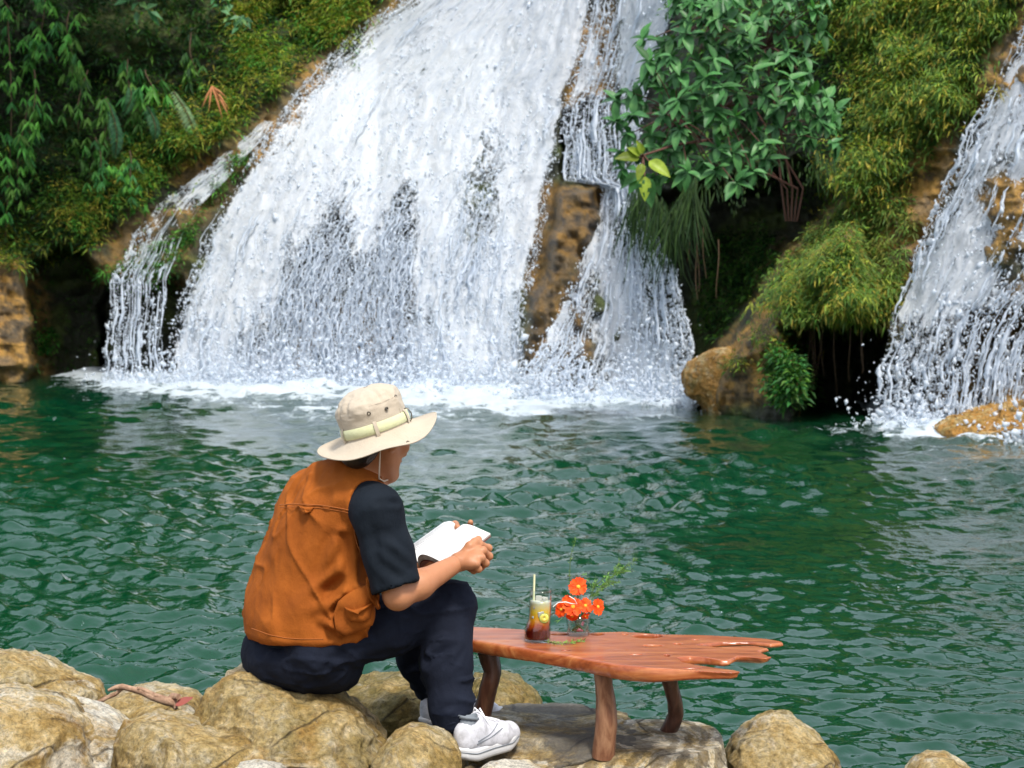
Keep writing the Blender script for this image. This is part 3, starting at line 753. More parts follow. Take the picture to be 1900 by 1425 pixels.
def right_bank():
    rng = np.random.default_rng(41); LV = Leaves()
    poly = [(1500, -90), (1960, -90), (1890, 10), (1850, 60), (1790, 160), (1740, 260), (1700, 350), (1680, 460), (1650, 590), (1590, 625), (1500, 610), (1420, 600), (1430, 520), (1490, 440), (1570, 370), (1560, 250), (1520, 100)]
    hole = lambda u, v: 1 - .85 * np.clip(blob(u, v, 1700, 330, 45, 60) + blob(u, v, 1660, 440, 28, 60) + blob(u, v, 1560, 140, 16, 26) + blob(u, v, 1590, 130, 10, 20) + blob(u, v, 1450, 560, 30, 30) + .7 * blob(u, v, 1560, 520, 30, 40) + .8 * sstep(.12, .3, vn(np.stack([u / 30, v / 48, u * 0], -1), 31)), 0, 1)
    u, v = zone(rng, 6200, poly, hole); cl = sstep(-.15, .25, vn(np.stack([u / 38, v / 38, u * 0], -1), 77))
    up = v < 380
    a = up & (cl > .5); tufts(LV, u[a], v[a], rng, 10, .085, .2, YG + [(.07, .14, .02)] * 2, .2)
    b = up & ~a; tufts(LV, u[b], v[b], rng, 8, .08, .2, DK[1:] + [(.09, .10, .02)], .03)
    c_ = ~up; tufts(LV, u[c_], v[c_], rng, 9, .09, .18, [(.12, .22, .04), (.18, .26, .05), (.20, .20, .04), (.06, .13, .02)], .1, up=.0)
    tag(LV.build('ground_cover'), 'yellow green mossy ferns covering the ridge between the two waterfalls', None, kind='stuff')
    for i, (cx, cy, rx, ry, n, lab) in enumerate(((1690, 70, 70, 50, 260, 'bushy fern clump at the top of the ridge'), (1610, 30, 50, 40, 180, 'fern clump near the top edge right of the broad leaved shrub'), (1730, 180, 60, 60, 260, 'large rounded fern clump halfway up the ridge beside the far right fall'),
            (1640, 200, 50, 60, 200, 'fern clump in the middle of the ridge'), (1600, 310, 60, 50, 200, 'fern clump under the right side of the broad leaved shrub'), (1530, 500, 60, 40, 180, 'pale fern clump over the lip of the dark hollow'),
            (1470, 540, 45, 40, 130, 'fern clump on the orange rock left of the hollow'), (1590, 560, 55, 40, 170, 'drooping fern clump above the hanging roots'), (1820, 20, 50, 50, 160, 'fern clump at the top beside the far right fall'))):
        n = int(n * 1.7); Lc = Leaves(); uu = rng.normal(cx, rx * .75, n); vv = rng.normal(cy, ry * .6, n); vv = vv + (uu - cx) * -.25
        bulge = .12 + .3 * np.exp(-((uu - cx) / rx) ** 2 - ((vv - cy) / ry) ** 2)
        P0 = atv(uu, vv, Ysurf(uu, vv) - bulge); root = empty('fern_clump', P0.mean(0).tolist()); m = 11
        P = np.repeat(P0, m, 0); k = len(P); D = nrm(np.stack([rng.normal(0, .8, k), -rng.uniform(.1, 1, k), rng.normal(-.1, .6, k)], 1)); l = rng.uniform(.045, .125, k)
        Lc.add(P + rng.normal(0, .05, P.shape), D, nrm(np.stack([rng.normal(0, .4, k), -.4 + 0 * l, 1 + 0 * l], 1)), l, l * .2, np.repeat(pick(rng, n, YG + [(.08, .17, .03)] * 2), m, 0), .5)
        Lc.build('leaf', root)['kind'] = 'stuff'; mb = MB()
        mb.tube([P0.mean(0) + [0, .6, 0], P0.mean(0) + [0, .3, .05], P0.mean(0)], [.02, .015, .006], 5); mb.build('stem', STEM, root)
        tag(root, lab, 'fern', 'fern clumps on the ridge between the two waterfalls')
    # dark fringe of hanging grass below the shrub, small plants in the hollow
    L3 = Leaves()
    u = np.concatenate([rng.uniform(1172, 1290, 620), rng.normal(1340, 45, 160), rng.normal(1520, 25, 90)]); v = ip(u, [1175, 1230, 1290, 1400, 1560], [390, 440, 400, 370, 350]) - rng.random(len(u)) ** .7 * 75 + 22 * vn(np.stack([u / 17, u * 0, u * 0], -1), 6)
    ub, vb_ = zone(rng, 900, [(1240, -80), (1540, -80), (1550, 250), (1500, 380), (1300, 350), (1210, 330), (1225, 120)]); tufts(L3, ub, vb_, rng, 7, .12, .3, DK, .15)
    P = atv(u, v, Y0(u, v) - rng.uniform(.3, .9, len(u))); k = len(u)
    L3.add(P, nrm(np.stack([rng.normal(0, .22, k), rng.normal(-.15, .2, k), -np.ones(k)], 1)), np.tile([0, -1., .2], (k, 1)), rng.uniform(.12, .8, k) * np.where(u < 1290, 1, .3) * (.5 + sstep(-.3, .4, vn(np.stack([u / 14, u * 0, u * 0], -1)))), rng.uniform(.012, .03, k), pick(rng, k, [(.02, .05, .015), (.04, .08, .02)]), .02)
    u, v = zone(rng, 500, [(1300, 440), (1420, 420), (1460, 480), (1390, 560), (1330, 640), (1300, 600)]); tufts(L3, u, v, rng, 6, .1, .35, DK, .1)
    u, v = zone(rng, 300, [(1420, 660), (1490, 640), (1520, 740), (1430, 755)]); tufts(L3, u, v, rng, 7, .1, .4, DK[1:] + FRESH[2:], .35)
    u, v = zone(rng, 520, [(1590, 410), (1500, 480), (1420, 570), (1350, 640), (1320, 680), (1400, 700), (1490, 660), (1560, 600)], lambda u, v: sstep(-.1, .3, vn(np.stack([u / 22, v / 22, u * 0], -1), 8))); tufts(L3, u, v, rng, 7, .08, .22, YG + DK[1:], .06)
    u, v = zone(rng, 160, [(1040, 210), (1130, 190), (1135, 320), (1040, 330)]); tufts(L3, u, v, rng, 5, .07, .4, DK[1:], .02)
    u, v = zone(rng, 100, [(700, 350), (765, 350), (750, 520), (690, 500)]); tufts(L3, u, v, rng, 5, .07, .4, [(.06, .09, .02), (.12, .1, .02)], .0)
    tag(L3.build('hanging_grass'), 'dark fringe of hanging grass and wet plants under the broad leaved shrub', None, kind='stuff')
    # roots
    rts = []
    for i in range(16):
        uu = rng.uniform(1478, 1640) if i < 10 else rng.uniform(1230, 1430); vv = 600 + rng.uniform(-10, 15) if i < 10 else rng.uniform(400, 450); ln = rng.uniform(60, 140)
        t = np.linspace(0, 1, 8); Y = float(Y0(np.array([uu]), np.array([vv]))[0]) - .15
        P = atv(uu + 5 * np.sin(t * 4 + i) * t, vv + ln * t, Y); mb = MB(); mb.tube(P, np.linspace(.011, .004, 8), 5)
        o = mb.build('hanging_root', STEM, loc=P[0]); rts.append((uu, i < 10, o))
    for a in (True, False):
        g = sorted([r for r in rts if r[1] == a], key=lambda r: r[0]); W = ['leftmost', 'second', 'third', 'fourth', 'fifth', 'sixth', 'seventh', 'eighth', 'ninth', 'rightmost'] if a else ['leftmost', 'second', 'third', 'fourth', 'fifth', 'rightmost']
        for w_, (_, _, o) in zip(W, g):
            fr = w_ if 'most' in w_ else w_ + ' from the left'
            tag(o, fr + (' of the thin brown roots in the hollow under the mossy ridge' if a else ' of the thin brown roots dangling below the broad leaved shrub'), 'root', 'roots hanging into the hollow' if a else 'roots dangling under the shrub')
right_bank()

# broad leaved shrub -----------------------------------------------------------
def big_leaf(name, L, W, M, holes=False, bend=.25, link=False):
    m = 7; t = np.linspace(0, 1, m); wd = np.sin(np.pi * t ** .8) ** .75 * W * .5 * (1 - .25 * t); wd[0] = .004; wd[-1] = .002
    z = -bend * L * t ** 2
    G = np.stack([np.stack([-wd, L * t, z + wd * .35], -1), np.stack([-wd * .5, L * t, z + wd * .14], -1), np.stack([0 * t, L * t, z], -1), np.stack([wd * .5, L * t, z + wd * .14], -1), np.stack([wd, L * t, z + wd * .35], -1)], 1)
    mb = MB(); a, b = G.shape[:2]; I = np.arange(a * b).reshape(a, b); Q = np.stack([I[:-1, :-1], I[1:, :-1], I[1:, 1:], I[:-1, 1:]], -1)
    if holes:
        keep = np.ones(Q.shape[:2], bool); keep[1, 2] = keep[3, 0] = keep[2, 3] = keep[4, 2] = False; Q = Q[keep]
    mb.add(G.reshape(-1, 3), Q=Q.reshape(-1, 4)); return mb.build(name, M, link=link)
SHRUBM = leaf_mat('broad leaf', False, (.062, .19, .055), .48, .3); YELM = leaf_mat('yellow leaf', False, (.22, .29, .035), .4, .35)
def frame_from(D, up):
    y = Vector(D).normalized(); x = y.cross(Vector(up)).normalized(); z = x.cross(y); return Matrix((x, y, z)).transposed().to_4x4()
def shrub():
    rng = random.Random(5); base = at(1468, 405, 23.2); root = empty('broad_leaved_shrub', base)
    tag(root, 'big dark green broad leaved shrub growing from the cliff between the waterfalls', 'shrub')
    outline = [(1245, -60), (1250, 60), (1185, 70), (1190, 120), (1140, 180), (1130, 250), (1140, 320), (1200, 345), (1290, 335), (1340, 320), (1400, 345), (1450, 330), (1430, 280), (1460, 250), (1530, 290), (1565, 225), (1545, 180), (1480, 150), (1545, 70), (1520, -60)]
    protos = [big_leaf('leaf', .185, .105, SHRUBM), big_leaf('leaf', .16, .085, SHRUBM, bend=.4), big_leaf('leaf', .20, .10, SHRUBM, bend=.12)]
    cl = []; tries = 0
    while len(cl) < 112 and tries < 60000:
        tries += 1; u = rng.uniform(1125, 1570); v = rng.uniform(-60, 350)
        if polydist(np.array([u]), np.array([v]), outline)[0] < 8 + 26 * float(vn(np.array([u / 45, v / 45, 2.2]))): continue
        if all((u - a) ** 2 + (v - b) ** 2 > 25 ** 2 for a, b in cl): cl.append((u, v))
    k = 0; joined = MB(); branch = MB(); hub = [at(1440, 250, 23), at(1340, 200, 22.6), at(1420, 90, 22.8), at(1260, 220, 22.4), at(1320, 40, 22.8)]
    for i, (x0, z0) in enumerate(((1440, 402), (1455, 404), (1468, 402), (1480, 404), (1492, 402))):
        h = hub[i]; a = at(1468 + (i - 2) * 5, 410, 23.2); m = at(1450 + i * 10, 350, 23.0); branch.tube([a, m, a.lerp(h, .75), h], [.014, .013, .012, .010], 7)
    for (u, v) in sorted(cl, key=lambda c: rng.random()):
        Y = 22.2 + rng.uniform(-.45, .45) + .9 * (abs(u - 1350) / 230) ** 2; c = at(u, v, Y)
        h = min(hub, key=lambda q: (q - c).length); branch.tube([h, h.lerp(c, .5) + Vector((0, .1, .06)), c], [.012, .009, .005], 4, caps=False)
        axis = Vector(((u - 1350) / 260 + rng.uniform(-.3, .3), -.75, .25 + (150 - v) / 500)).normalized()
        n = rng.randint(8, 11)
        for j in range(n):
            a = j * 2.4 + rng.random(); e1 = axis.orthogonal().normalized(); e2 = axis.cross(e1)
            D = (axis * rng.uniform(.15, .7) + e1 * math.cos(a) + e2 * math.sin(a) + Vector((0, 0, -.45))).normalized()
            Mx = Matrix.Translation(c - Vector(base) + axis * .04 * j / n * 2) @ frame_from(D, axis * .4 + Vector((0, -.3, 1))) @ Matrix.Scale(rng.uniform(.7, 1.4), 4)
            p = protos[rng.randrange(3)]
            if k < 290 and j % 3 != 2:
                o = p.copy(); col.objects.link(o); o.parent = root; o.matrix_local = Mx; o.name = 'leaf'; k += 1
            else:
                V = np.array([tuple(Mx @ q.co) for q in p.data.vertices]) + np.array(tuple(base)); joined.add(V, Q=[list(q.vertices) for q in p.data.polygons])
    f = joined.build('foliage', SHRUBM2, root); f['kind'] = 'stuff'; branch.build('stem', REDSTEM, root)
SHRUBM2 = mat('broad leaf mass', (.04, .15, .06), .45, .3)
_N = NT(SHRUBM2); _N.base(_N.ramp(_N.noise(_N.geo(), 6, 3), [(.3, (.028, .10, .03)), (.55, (.062, .19, .052)), (.75, (.12, .27, .075))]))
REDSTEM = mat('reddish stem', (.10, .04, .025), .7)
shrub()
def yellow_plant():
    base = at(1195, 295, 21.6); root = empty('yellow_leaved_seedling', base); tag(root, 'small plant with large yellow green leaves at the lower left of the shrub', 'plant')
    p = [big_leaf('leaf', .34, .2, YELM), big_leaf('leaf', .34, .19, YELM, True), big_leaf('leaf', .32, .19, SHRUBM)]
    st = MB()
    for (a, ln, k) in ((100, 1.1, 0), (-62, 1.15, 0), (20, .8, 0), (-5, 1.05, 1), (65, .9, 2), (40, 1.0, 2), (-15, 1.45, 2), (130, .7, 0), (160, .65, 0)):
        an = R(a); D = Vector((-math.sin(an), -.55, -math.cos(an) - .1)).normalized()
        if k == 1: D = Vector((0, -.35, -1)).normalized()
        off = Vector((-math.sin(an) * .06, -.05 if k != 2 else .12, -math.cos(an) * .06 - (.14 if k else 0)))
        o = p[k].copy(); col.objects.link(o); o.parent = root; o.matrix_local = Matrix.Translation(off) @ frame_from(D, (0, -.9, .5)) @ Matrix.Scale(ln * .78, 4); o.name = 'leaf'
        st.tube([base + Vector((0, .1, .05)), base + off], [.012, .008], 5)
    st.tube([base + Vector((.9, .9, .3)), base + Vector((.4, .5, .2)), base + Vector((0, .1, .05))], [.02, .016, .012], 5); st.build('stem', REDSTEM, root)
yellow_plant()
# ------------------------------------------------------------------ boulders
def rock_mat(name, pale=.5, olive=.5, rust=.4, streak=0.):
    M = mat(name, rough=.75, spec=.35); N = NT(M); g = N.coord('Object')
    w = N.noise(g, 3, 3, .5, 0, 'Color'); va = N.n('VectorMath', operation='MULTIPLY_ADD'); N.l(w, va.inputs[0]); va.inputs[1].default_value = (.25, .25, .25); N.l(g, va.inputs[2]); gw = va.outputs[0]
    a = N.math('ADD', N.math('MULTIPLY', N.noise(gw, 2.6, 5, .6, .3), .55), N.math('MULTIPLY', N.noise(g, 16, 10, .72, .2), .45))
    c = N.ramp(a, [(.38, (.13, .075, .02)), (.45, (.42, .27, .08)), (.52, (.62, .46, .21)), (.60, (.82, .70, .48))])
    ol = N.ramp(N.noise(gw, 4.2, 8, .7, .3), [(.50 - .14 * olive, 0.), (.66 - .1 * olive, 1.)])
    c = N.mix(N.math('MULTIPLY', ol, .25 + .5 * olive), c, (.17, .135, .03))
    ru = N.ramp(N.noise(gw, 7.3, 6, .65, .2), [(.55 - .1 * rust, 0.), (.70 - .1 * rust, 1.)]); c = N.mix(N.math('MULTIPLY', ru, .45 * rust + .1), c, (.42, .20, .035))
    pl = N.ramp(N.noise(gw, 5.7, 10, .75, 1.2), [(.60 - .18 * pale, 0.), (.74 - .18 * pale, 1.)]); c = N.mix(N.math('MULTIPLY', pl, .5 + .35 * pale), c, (.80, .75, .63))
    if streak:
        wv = N.n('TexWave', wave_type='BANDS', bands_direction='X'); wv.inputs['Scale'].default_value = 5; wv.inputs['Distortion'].default_value = 9; wv.inputs['Detail'].default_value = 5; wv.inputs['Detail Roughness'].default_value = .7
        N.l(gw, wv.inputs['Vector']); c = N.mix(N.math('MULTIPLY', N.ramp(wv.outputs['Fac'], [(.35, 0.), (.6, 1.)]), streak), c, (.13, .085, .03))
    vor = N.n('TexVoronoi', feature='DISTANCE_TO_EDGE'); vor.inputs['Scale'].default_value = 3.2; N.l(gw, vor.inputs['Vector'])
    cr = N.ramp(vor.outputs['Distance'], [(0., 1.), (.022, 0.)]); crm = N.math('MULTIPLY', cr, N.ramp(N.noise(g, 4, 3), [(.45, 0.), (.6, 1.)])); c = N.mix(N.math('MULTIPLY', crm, .8), c, (.05, .035, .015))
    fine = N.noise(g, 75, 8, .8, .0); c = N.mix(1., c, N.ramp(fine, [(.36, .45), (.5, 1.), (.64, 1.4)]), 'MULTIPLY')
    N.base(c); b = N.bump(N.noise(gw, 9, 12, .68, .3), 1., .06); b = N.bump(N.math('SUBTRACT', 1., crm), .8, .03, b); b = N.bump(fine, 1., .012, b); vc = N.n('TexVoronoi', feature='F1'); vc.inputs['Scale'].default_value = 17; N.l(gw, vc.inputs['Vector']); N.bump(vc.outputs['Distance'], .5, .02, b)
    return M
RM = [rock_mat('tan rock', .45, .5, .5), rock_mat('peach rock', .75, .15, .5), rock_mat('pale grey rock', 1.25, .0, .15), rock_mat('mossy rock', .1, 1.2, .3), rock_mat('streaked rock', 1.1, .2, .2, .6), rock_mat('golden rock', .35, .65, .7)]
GREYR = rock_mat('dark grey rock', .6, .6, .0); _n = NT(GREYR); _l = _n.b.inputs['Base Color'].links[0].from_socket; _n.base(_n.mix(N_ := _n.math('MULTIPLY', _n.ramp(_n.noise(_n.coord('Object'), 3.5, 6, .7), [(.42, 0.), (.55, 1.)]), .8), _l, (.13, .13, .13)))
def boulder(poly, Y, D, M, label, seed, bumpy=.02, nfac=10, square=1.6, res=(250, 130), flat=None, fac_in=.66):
    """a stone with the outline measured in the photograph, real depth D, rounded front and back"""
    rng = np.random.default_rng(seed); P = atv([p[0] for p in poly], [p[1] for p in poly], Y)[:, [0, 2]]
    Q = np.vstack([P, P[:1]]); d = np.concatenate([[0], np.cumsum(np.linalg.norm(np.diff(Q, axis=0), axis=1))])
    n = 400; t = np.linspace(0, d[-1], n, endpoint=False); O = np.stack([np.interp(t, d, Q[:, 0]), np.interp(t, d, Q[:, 1])], 1)
    for _ in range(5): O = (np.roll(O, 1, 0) + 2 * O + np.roll(O, -1, 0)) / 4
    c = O.mean(0); O = O[np.round(np.linspace(0, n, res[0], endpoint=False)).astype(int)]
    ph = np.linspace(-np.pi / 2, np.pi / 2, res[1])
    cs = np.abs(np.cos(ph)) ** (1 / (1 + square)) ; sn = np.sign(np.sin(ph)) * np.abs(np.sin(ph)) ** (.9)
    X = c[0] + (O[:, 0:1] - c[0]) * cs[None]; Z = c[1] + (O[:, 1:2] - c[1]) * cs[None]; YY = np.broadcast_to(Y + D * sn[None], X.shape)
    V = np.stack([X, YY, Z], -1); ctr = np.array([c[0], Y, c[1]]); rel = V - ctr
    sz = np.array([np.ptp(O[:, 0]) / 2, D, np.ptp(O[:, 1]) / 2]); nn = rel / sz; L = np.linalg.norm(nn, axis=-1, keepdims=True) + 1e-6
    # broken faces: shave the front with random planes, leave the outline
    cut = np.ones(V.shape[:2])
    for k in range(nfac):
        a = nrm(np.array([rng.normal(0, .7), -rng.uniform(.3, 1), rng.normal(.15, .6)])); h = fac_in + rng.uniform(-.04, .26)
        pr = nn @ a; cut = np.minimum(cut, np.where(pr > h, h / np.maximum(pr, 1e-3), 1))
    depthw = np.abs(sn)[None] ** .45
    V = ctr + rel * (1 - ((1 - cut) * depthw)[..., None])
    s = float(sz.min()) * 2
    nd = nrm(nn / sz); amp = (fbm(V * 2.2 / max(s, .25) * .5, 4, seed) * 1.6 + .5 * ridged(V * 7, 4, seed + 5) - .25) * bumpy + .35 * bumpy * fbm(V * 30, 3, seed + 9) + .45 * bumpy * ridged(V * np.array([16, 16, 26]), 3, seed + 11)
    V = V + nd * amp[..., None]
    if flat is not None: V[..., 2] = np.minimum(V[..., 2], flat + .012 * fbm(V[..., :] * 6, 3, seed))
    mb = MB(); mb.grid(V[:, ::-1], closeu=True)
    o = mb.build('boulder', M, loc=ctr); tag(o, label, 'rock', 'boulders along the near bank'); return o
boulder([(-60, 1222), (0, 1219), (34, 1221), (45, 1228), (62, 1227), (98, 1248), (140, 1268), (175, 1285), (184, 1300), (180, 1330), (150, 1360), (0, 1400), (-60, 1380)], 5.75, .28, RM[0], 'tan boulder at the left edge, its right face smooth and ochre, behind the others', 1)
boulder([(-90, 1290), (-20, 1285), (30, 1290), (75, 1302), (115, 1322), (140, 1345), (160, 1372), (178, 1420), (178, 1560), (-90, 1560)], 4.95, .32, RM[1], 'large peach coloured boulder filling the bottom left corner', 2, .022)
boulder([(70, 1318), (115, 1312), (170, 1322), (205, 1336), (235, 1362), (258, 1386), (266, 1402), (262, 1440), (230, 1500), (120, 1510), (80, 1440)], 5.12, .24, RM[2], 'pale grey flat topped stone with a rusty underside, next to the peach boulder', 3, .012, 5)
boulder([(176, 1318), (190, 1298), (210, 1286), (250, 1284), (300, 1290), (350, 1302), (385, 1330), (370, 1380), (190, 1380)], 5.7, .26, RM[0], 'brown boulder with the dead branch lying on it', 4, .016)
boulder([(205, 1372), (215, 1350), (250, 1336), (310, 1334), (350, 1346), (400, 1366), (455, 1376), (500, 1390), (528, 1415), (540, 1470), (520, 1560), (210, 1560), (200, 1430)], 4.95, .30, RM[0], 'long low golden brown boulder in front of the one he sits on', 5, .02)
SEAT = boulder([(352, 1340), (358, 1315), (372, 1290), (388, 1262), (410, 1243), (430, 1238), (470, 1248), (520, 1260), (565, 1272), (610, 1292), (650, 1322), (690, 1356), (714, 1384), (716, 1410), (700, 1440), (650, 1490), (520, 1520), (420, 1470), (360, 1400)], 5.12, .36, RM[5], 'big angular boulder that the man is sitting on', 6, .024, 9, fac_in=.52)
boulder([(600, 1300), (625, 1284), (680, 1275), (725, 1272), (760, 1274), (785, 1288), (800, 1330), (800, 1390), (740, 1420), (640, 1410)], 5.85, .30, RM[3], 'mossy olive boulder behind his legs', 7, .02)
boulder([(696, 1425), (712, 1398), (735, 1368), (760, 1356), (790, 1356), (822, 1368), (842, 1384), (850, 1405), (852, 1460), (840, 1560), (690, 1560)], 4.92, .2, RM[5], 'small rounded boulder just in front of his right heel', 8, .014, 5)
boulder([(850, 1340), (862, 1290), (880, 1266), (905, 1258), (935, 1260), (965, 1275), (985, 1296), (1002, 1322), (1005, 1370), (870, 1380)], 6.0, .26, RM[3], 'olive brown boulder behind the left table leg', 9, .02)
boulder([(840, 1440), (870, 1360), (900, 1335), (935, 1322), (980, 1321), (1035, 1322), (1085, 1330), (1120, 1345), (1180, 1350), (1190, 1420), (1170, 1500), (860, 1520)], 5.42, .36, GREYR, 'dark grey weathered rock slab under the left and middle table legs', 10, .014, 4, flat=.345)
boulder([(860, 1440), (940, 1420), (1010, 1402), (1060, 1398), (1100, 1372), (1150, 1352), (1230, 1350), (1290, 1350), (1330, 1358), (1350, 1372), (1352, 1400), (1346, 1560), (860, 1560)], 5.2, .33, RM[4], 'pale rock slab with brown streaks under the right table legs', 11, .012, 3, square=2.5, flat=.335)
boulder([(1342, 1440), (1352, 1410), (1362, 1386), (1385, 1360), (1415, 1340), (1440, 1333), (1470, 1334), (1505, 1352), (1535, 1378), (1556, 1408), (1566, 1440), (1560, 1560), (1345, 1560)], 5.45, .3, RM[0], 'rounded golden boulder standing alone right of the table', 12, .02)
boulder([(1690, 1440), (1710, 1416), (1738, 1405), (1765, 1406), (1795, 1420), (1820, 1445), (1820, 1560), (1690, 1560)], 5.3, .2, RM[0], 'boulder top just showing at the bottom right edge', 13, .012)
boulder([(880, 1440), (905, 1424), (940, 1417), (985, 1419), (1010, 1440), (1010, 1540), (880, 1540)], 4.85, .14, RM[2], 'small white stone at the bottom edge in front of the right shoe', 14, .008)
boulder([(415, 1440), (440, 1422), (480, 1416), (520, 1424), (540, 1445), (530, 1540), (410, 1540)], 4.72, .14, RM[2], 'small pale stone at the bottom edge below the long boulder', 15, .008)
boulder([(40, 1470), (120, 1440), (190, 1450), (230, 1500), (220, 1600), (30, 1600)], 4.7, .2, RM[0], 'low stone under the bottom left corner', 16, .01)
# rocks at the foot of the falls
boulder([(1268, 700), (1282, 676), (1310, 658), (1345, 648), (1390, 642), (1440, 640), (1475, 660), (1488, 710), (1485, 785), (1330, 790), (1300, 752), (1275, 732)], 25.3, 1.1, rock_mat('ochre wet rock', .1, .35, 1.6), 'rounded ochre rock at the waterline between the two waterfalls', 17, .05, 9)
boulder([(1745, 796), (1775, 778), (1820, 764), (1850, 752), (1880, 735), (1940, 720), (2000, 760), (1990, 840), (1760, 840)], 20.6, .8, bpy.data.materials['ochre wet rock'], 'low ochre rock at the foot of the far right waterfall', 18, .05, 6)
# ------------------------------------------------------------------ the reader
def A3(p): return np.array(tuple(p), float)
SKIN = mat('skin', (.42, .20, .10), .48, .4); _N = NT(SKIN); SKIN.node_tree.nodes['Principled BSDF'].inputs['Subsurface Weight'].default_value = .12
SKIN.node_tree.nodes['Principled BSDF'].inputs['Subsurface Radius'].default_value = (.012, .005, .003)
_g = _N.geo(); _N.base(_N.mix(_N.noise(_g, 25, 4), (.36, .14, .06), (.52, .24, .12))); _N.bump(_N.noise(_g, 160, 3), .25, .002)
HAIR = mat('black hair', (.012, .009, .007), .5)
def cloth(name, a, b, scale=6, weave=520, rough=.85, sheen=.3, wr=.5, streaky=0):
    M = mat(name, a, rough, .12); N = NT(M); g = N.geo(); n = N.noise(g, scale, 7, .65, .4)
    N.base(N.mix(N.ramp(n, [(.3, 0.), (.7, 1.)]), a, b)); N.b.inputs['Sheen Weight'].default_value = sheen
    b1 = N.bump(N.noise(N.geo((1, 1, .45)), 22, 4, .5, .8), wr, .008); b1 = N.bump(N.noise(g, 75, 5, .65, .6), .45, .003, b1); N.bump(N.noise(g, weave, 2, .6), .35, .001, b1); return M
VEST = cloth('rust orange canvas', (.21, .054, .008), (.36, .100, .014), 7, sheen=0)
TEE = cloth('black cotton', (.006, .009, .014), (.012, .017, .024), 5, sheen=0)
TROUS = cloth('dark navy jersey', (.007, .009, .017), (.013, .017, .030), 5, sheen=0)
HATM = cloth('beige cotton', (.44, .37, .28), (.50, .43, .335), 8, wr=.25, sheen=.1)
BANDM = cloth('light green webbing', (.52, .54, .30), (.62, .62, .38), 30, wr=.1)
THREAD = mat('stitching', (.30, .085, .012), .9)
r_ = np.array([.6, -.8, 0.]); f_ = np.array([.8, .6, 0.]); z_ = np.array([0, 0, 1.])

# joints, measured
SHR = A3(at(700, 948, 4.98)); SHL = SHR + np.array([-.216, .288, -.005])
ELR = A3(at(738, 1105, 4.97)); WRR = A3(at(851, 1043, 5.11))
HPR = A3(at(585, 1205, 5.06)); HPL = HPR + np.array([-.11, .15, 0.])
KNR = A3(at(836, 1122, 5.22)); ANR = A3(at(838, 1362, 5.10))
KNL = A3(at(765, 1150, 5.52)); ANL = A3(at(800, 1290, 5.62))
NECK = A3(at(655, 885, 5.13)); HEAD = A3(at(702, 800, 5.10))
F_h = nrm(np.array([.64, .67, -.32])); R_h = nrm(np.cross(F_h, z_)); U_h = np.cross(R_h, F_h)
def hp(x, y, z): return HEAD + R_h * x + F_h * y + U_h * z
person = empty('person', A3(at(570, 1270, 5.15)))
tag(person, 'man in a beige hat and orange vest sitting on a boulder, reading a book', 'person')

# body: one continuous surface
def build_body():
    lo = np.array([-.72, 4.70, .22]); hi = np.array([.02, 5.85, 1.52]); B = Field(lo, hi, .0058)
    ax = (r_, f_, z_)
    C1 = A3(at(560, 1180, 5.2)); C2 = A3(at(580, 1070, 5.2)); C3 = A3(at(612, 975, 5.17))
    B.ell(C1, (.13, .10, .10), ax, .05); B.ell(C2, (.14, .10, .16), ax, .08); B.ell(C3, (.16, .105, .14), ax, .08)
    B.chain([SHL, NECK - z_ * .03, SHR], [.055, .07, .055], .05)
    B.chain([NECK - z_ * .03, NECK + (HEAD - NECK) * .35, hp(0, -.02, -.03)], [.062, .055, .054], .03)
    # head
    B.ell(hp(0, -.012, .018), (.074, .092, .088), (R_h, F_h, U_h), .02); B.ell(hp(0, .028, -.03), (.060, .062, .078), (R_h, F_h, U_h), .03)
    for s in (-1, 1):
        B.cone(hp(.056 * s, .0, -.045), hp(.016 * s, .072, -.103), .018, .018, .03); B.ell(hp(.042 * s, .055, -.025), (.024, .022, .02), (R_h, F_h, U_h), .02)
        B.ell(hp(.077 * s, -.008, -.025), (.008, .018, .031), (R_h + F_h * -.3 * s, F_h, U_h), .006)
        B.ell(hp(.031 * s, .093, .004), (.016, .010, .009), (R_h, F_h, U_h), .008, 'cut')
    B.cone(hp(0, .084, .008), hp(0, .106, -.032), .009, .013, .012); B.ell(hp(0, .088, -.058), (.024, .012, .007), (R_h, F_h, U_h), .006); B.ell(hp(0, .085, -.071), (.020, .012, .008), (R_h, F_h, U_h), .006)
    B.ell(hp(0, .076, -.098), (.022, .018, .016), (R_h, F_h, U_h), .015)
    # arms and legs
    B.chain([SHR, ELR], [.050, .037], .03); B.chain([ELR, ELR * .66 + WRR * .34 + z_ * -.002, WRR], [.036, .038, .0235], .02)
    ELL = A3(at(668, 1090, 5.40)); WRL = A3(at(800, 1030, 5.44))
    B.chain([SHL, ELL, WRL], [.050, .038, .025], .03)
    B.chain([HPR, KNR, KNR * .6 + ANR * .4 + f_ * -.015, ANR], [.056, .046, .045, .034], .02); B.chain([HPL, KNL, KNL * .6 + ANL * .4, ANL], [.056, .046, .045, .034], .02)
    V, Q = B.nets(); return V, Q, WRL
BV, BQ, WRL = build_body()

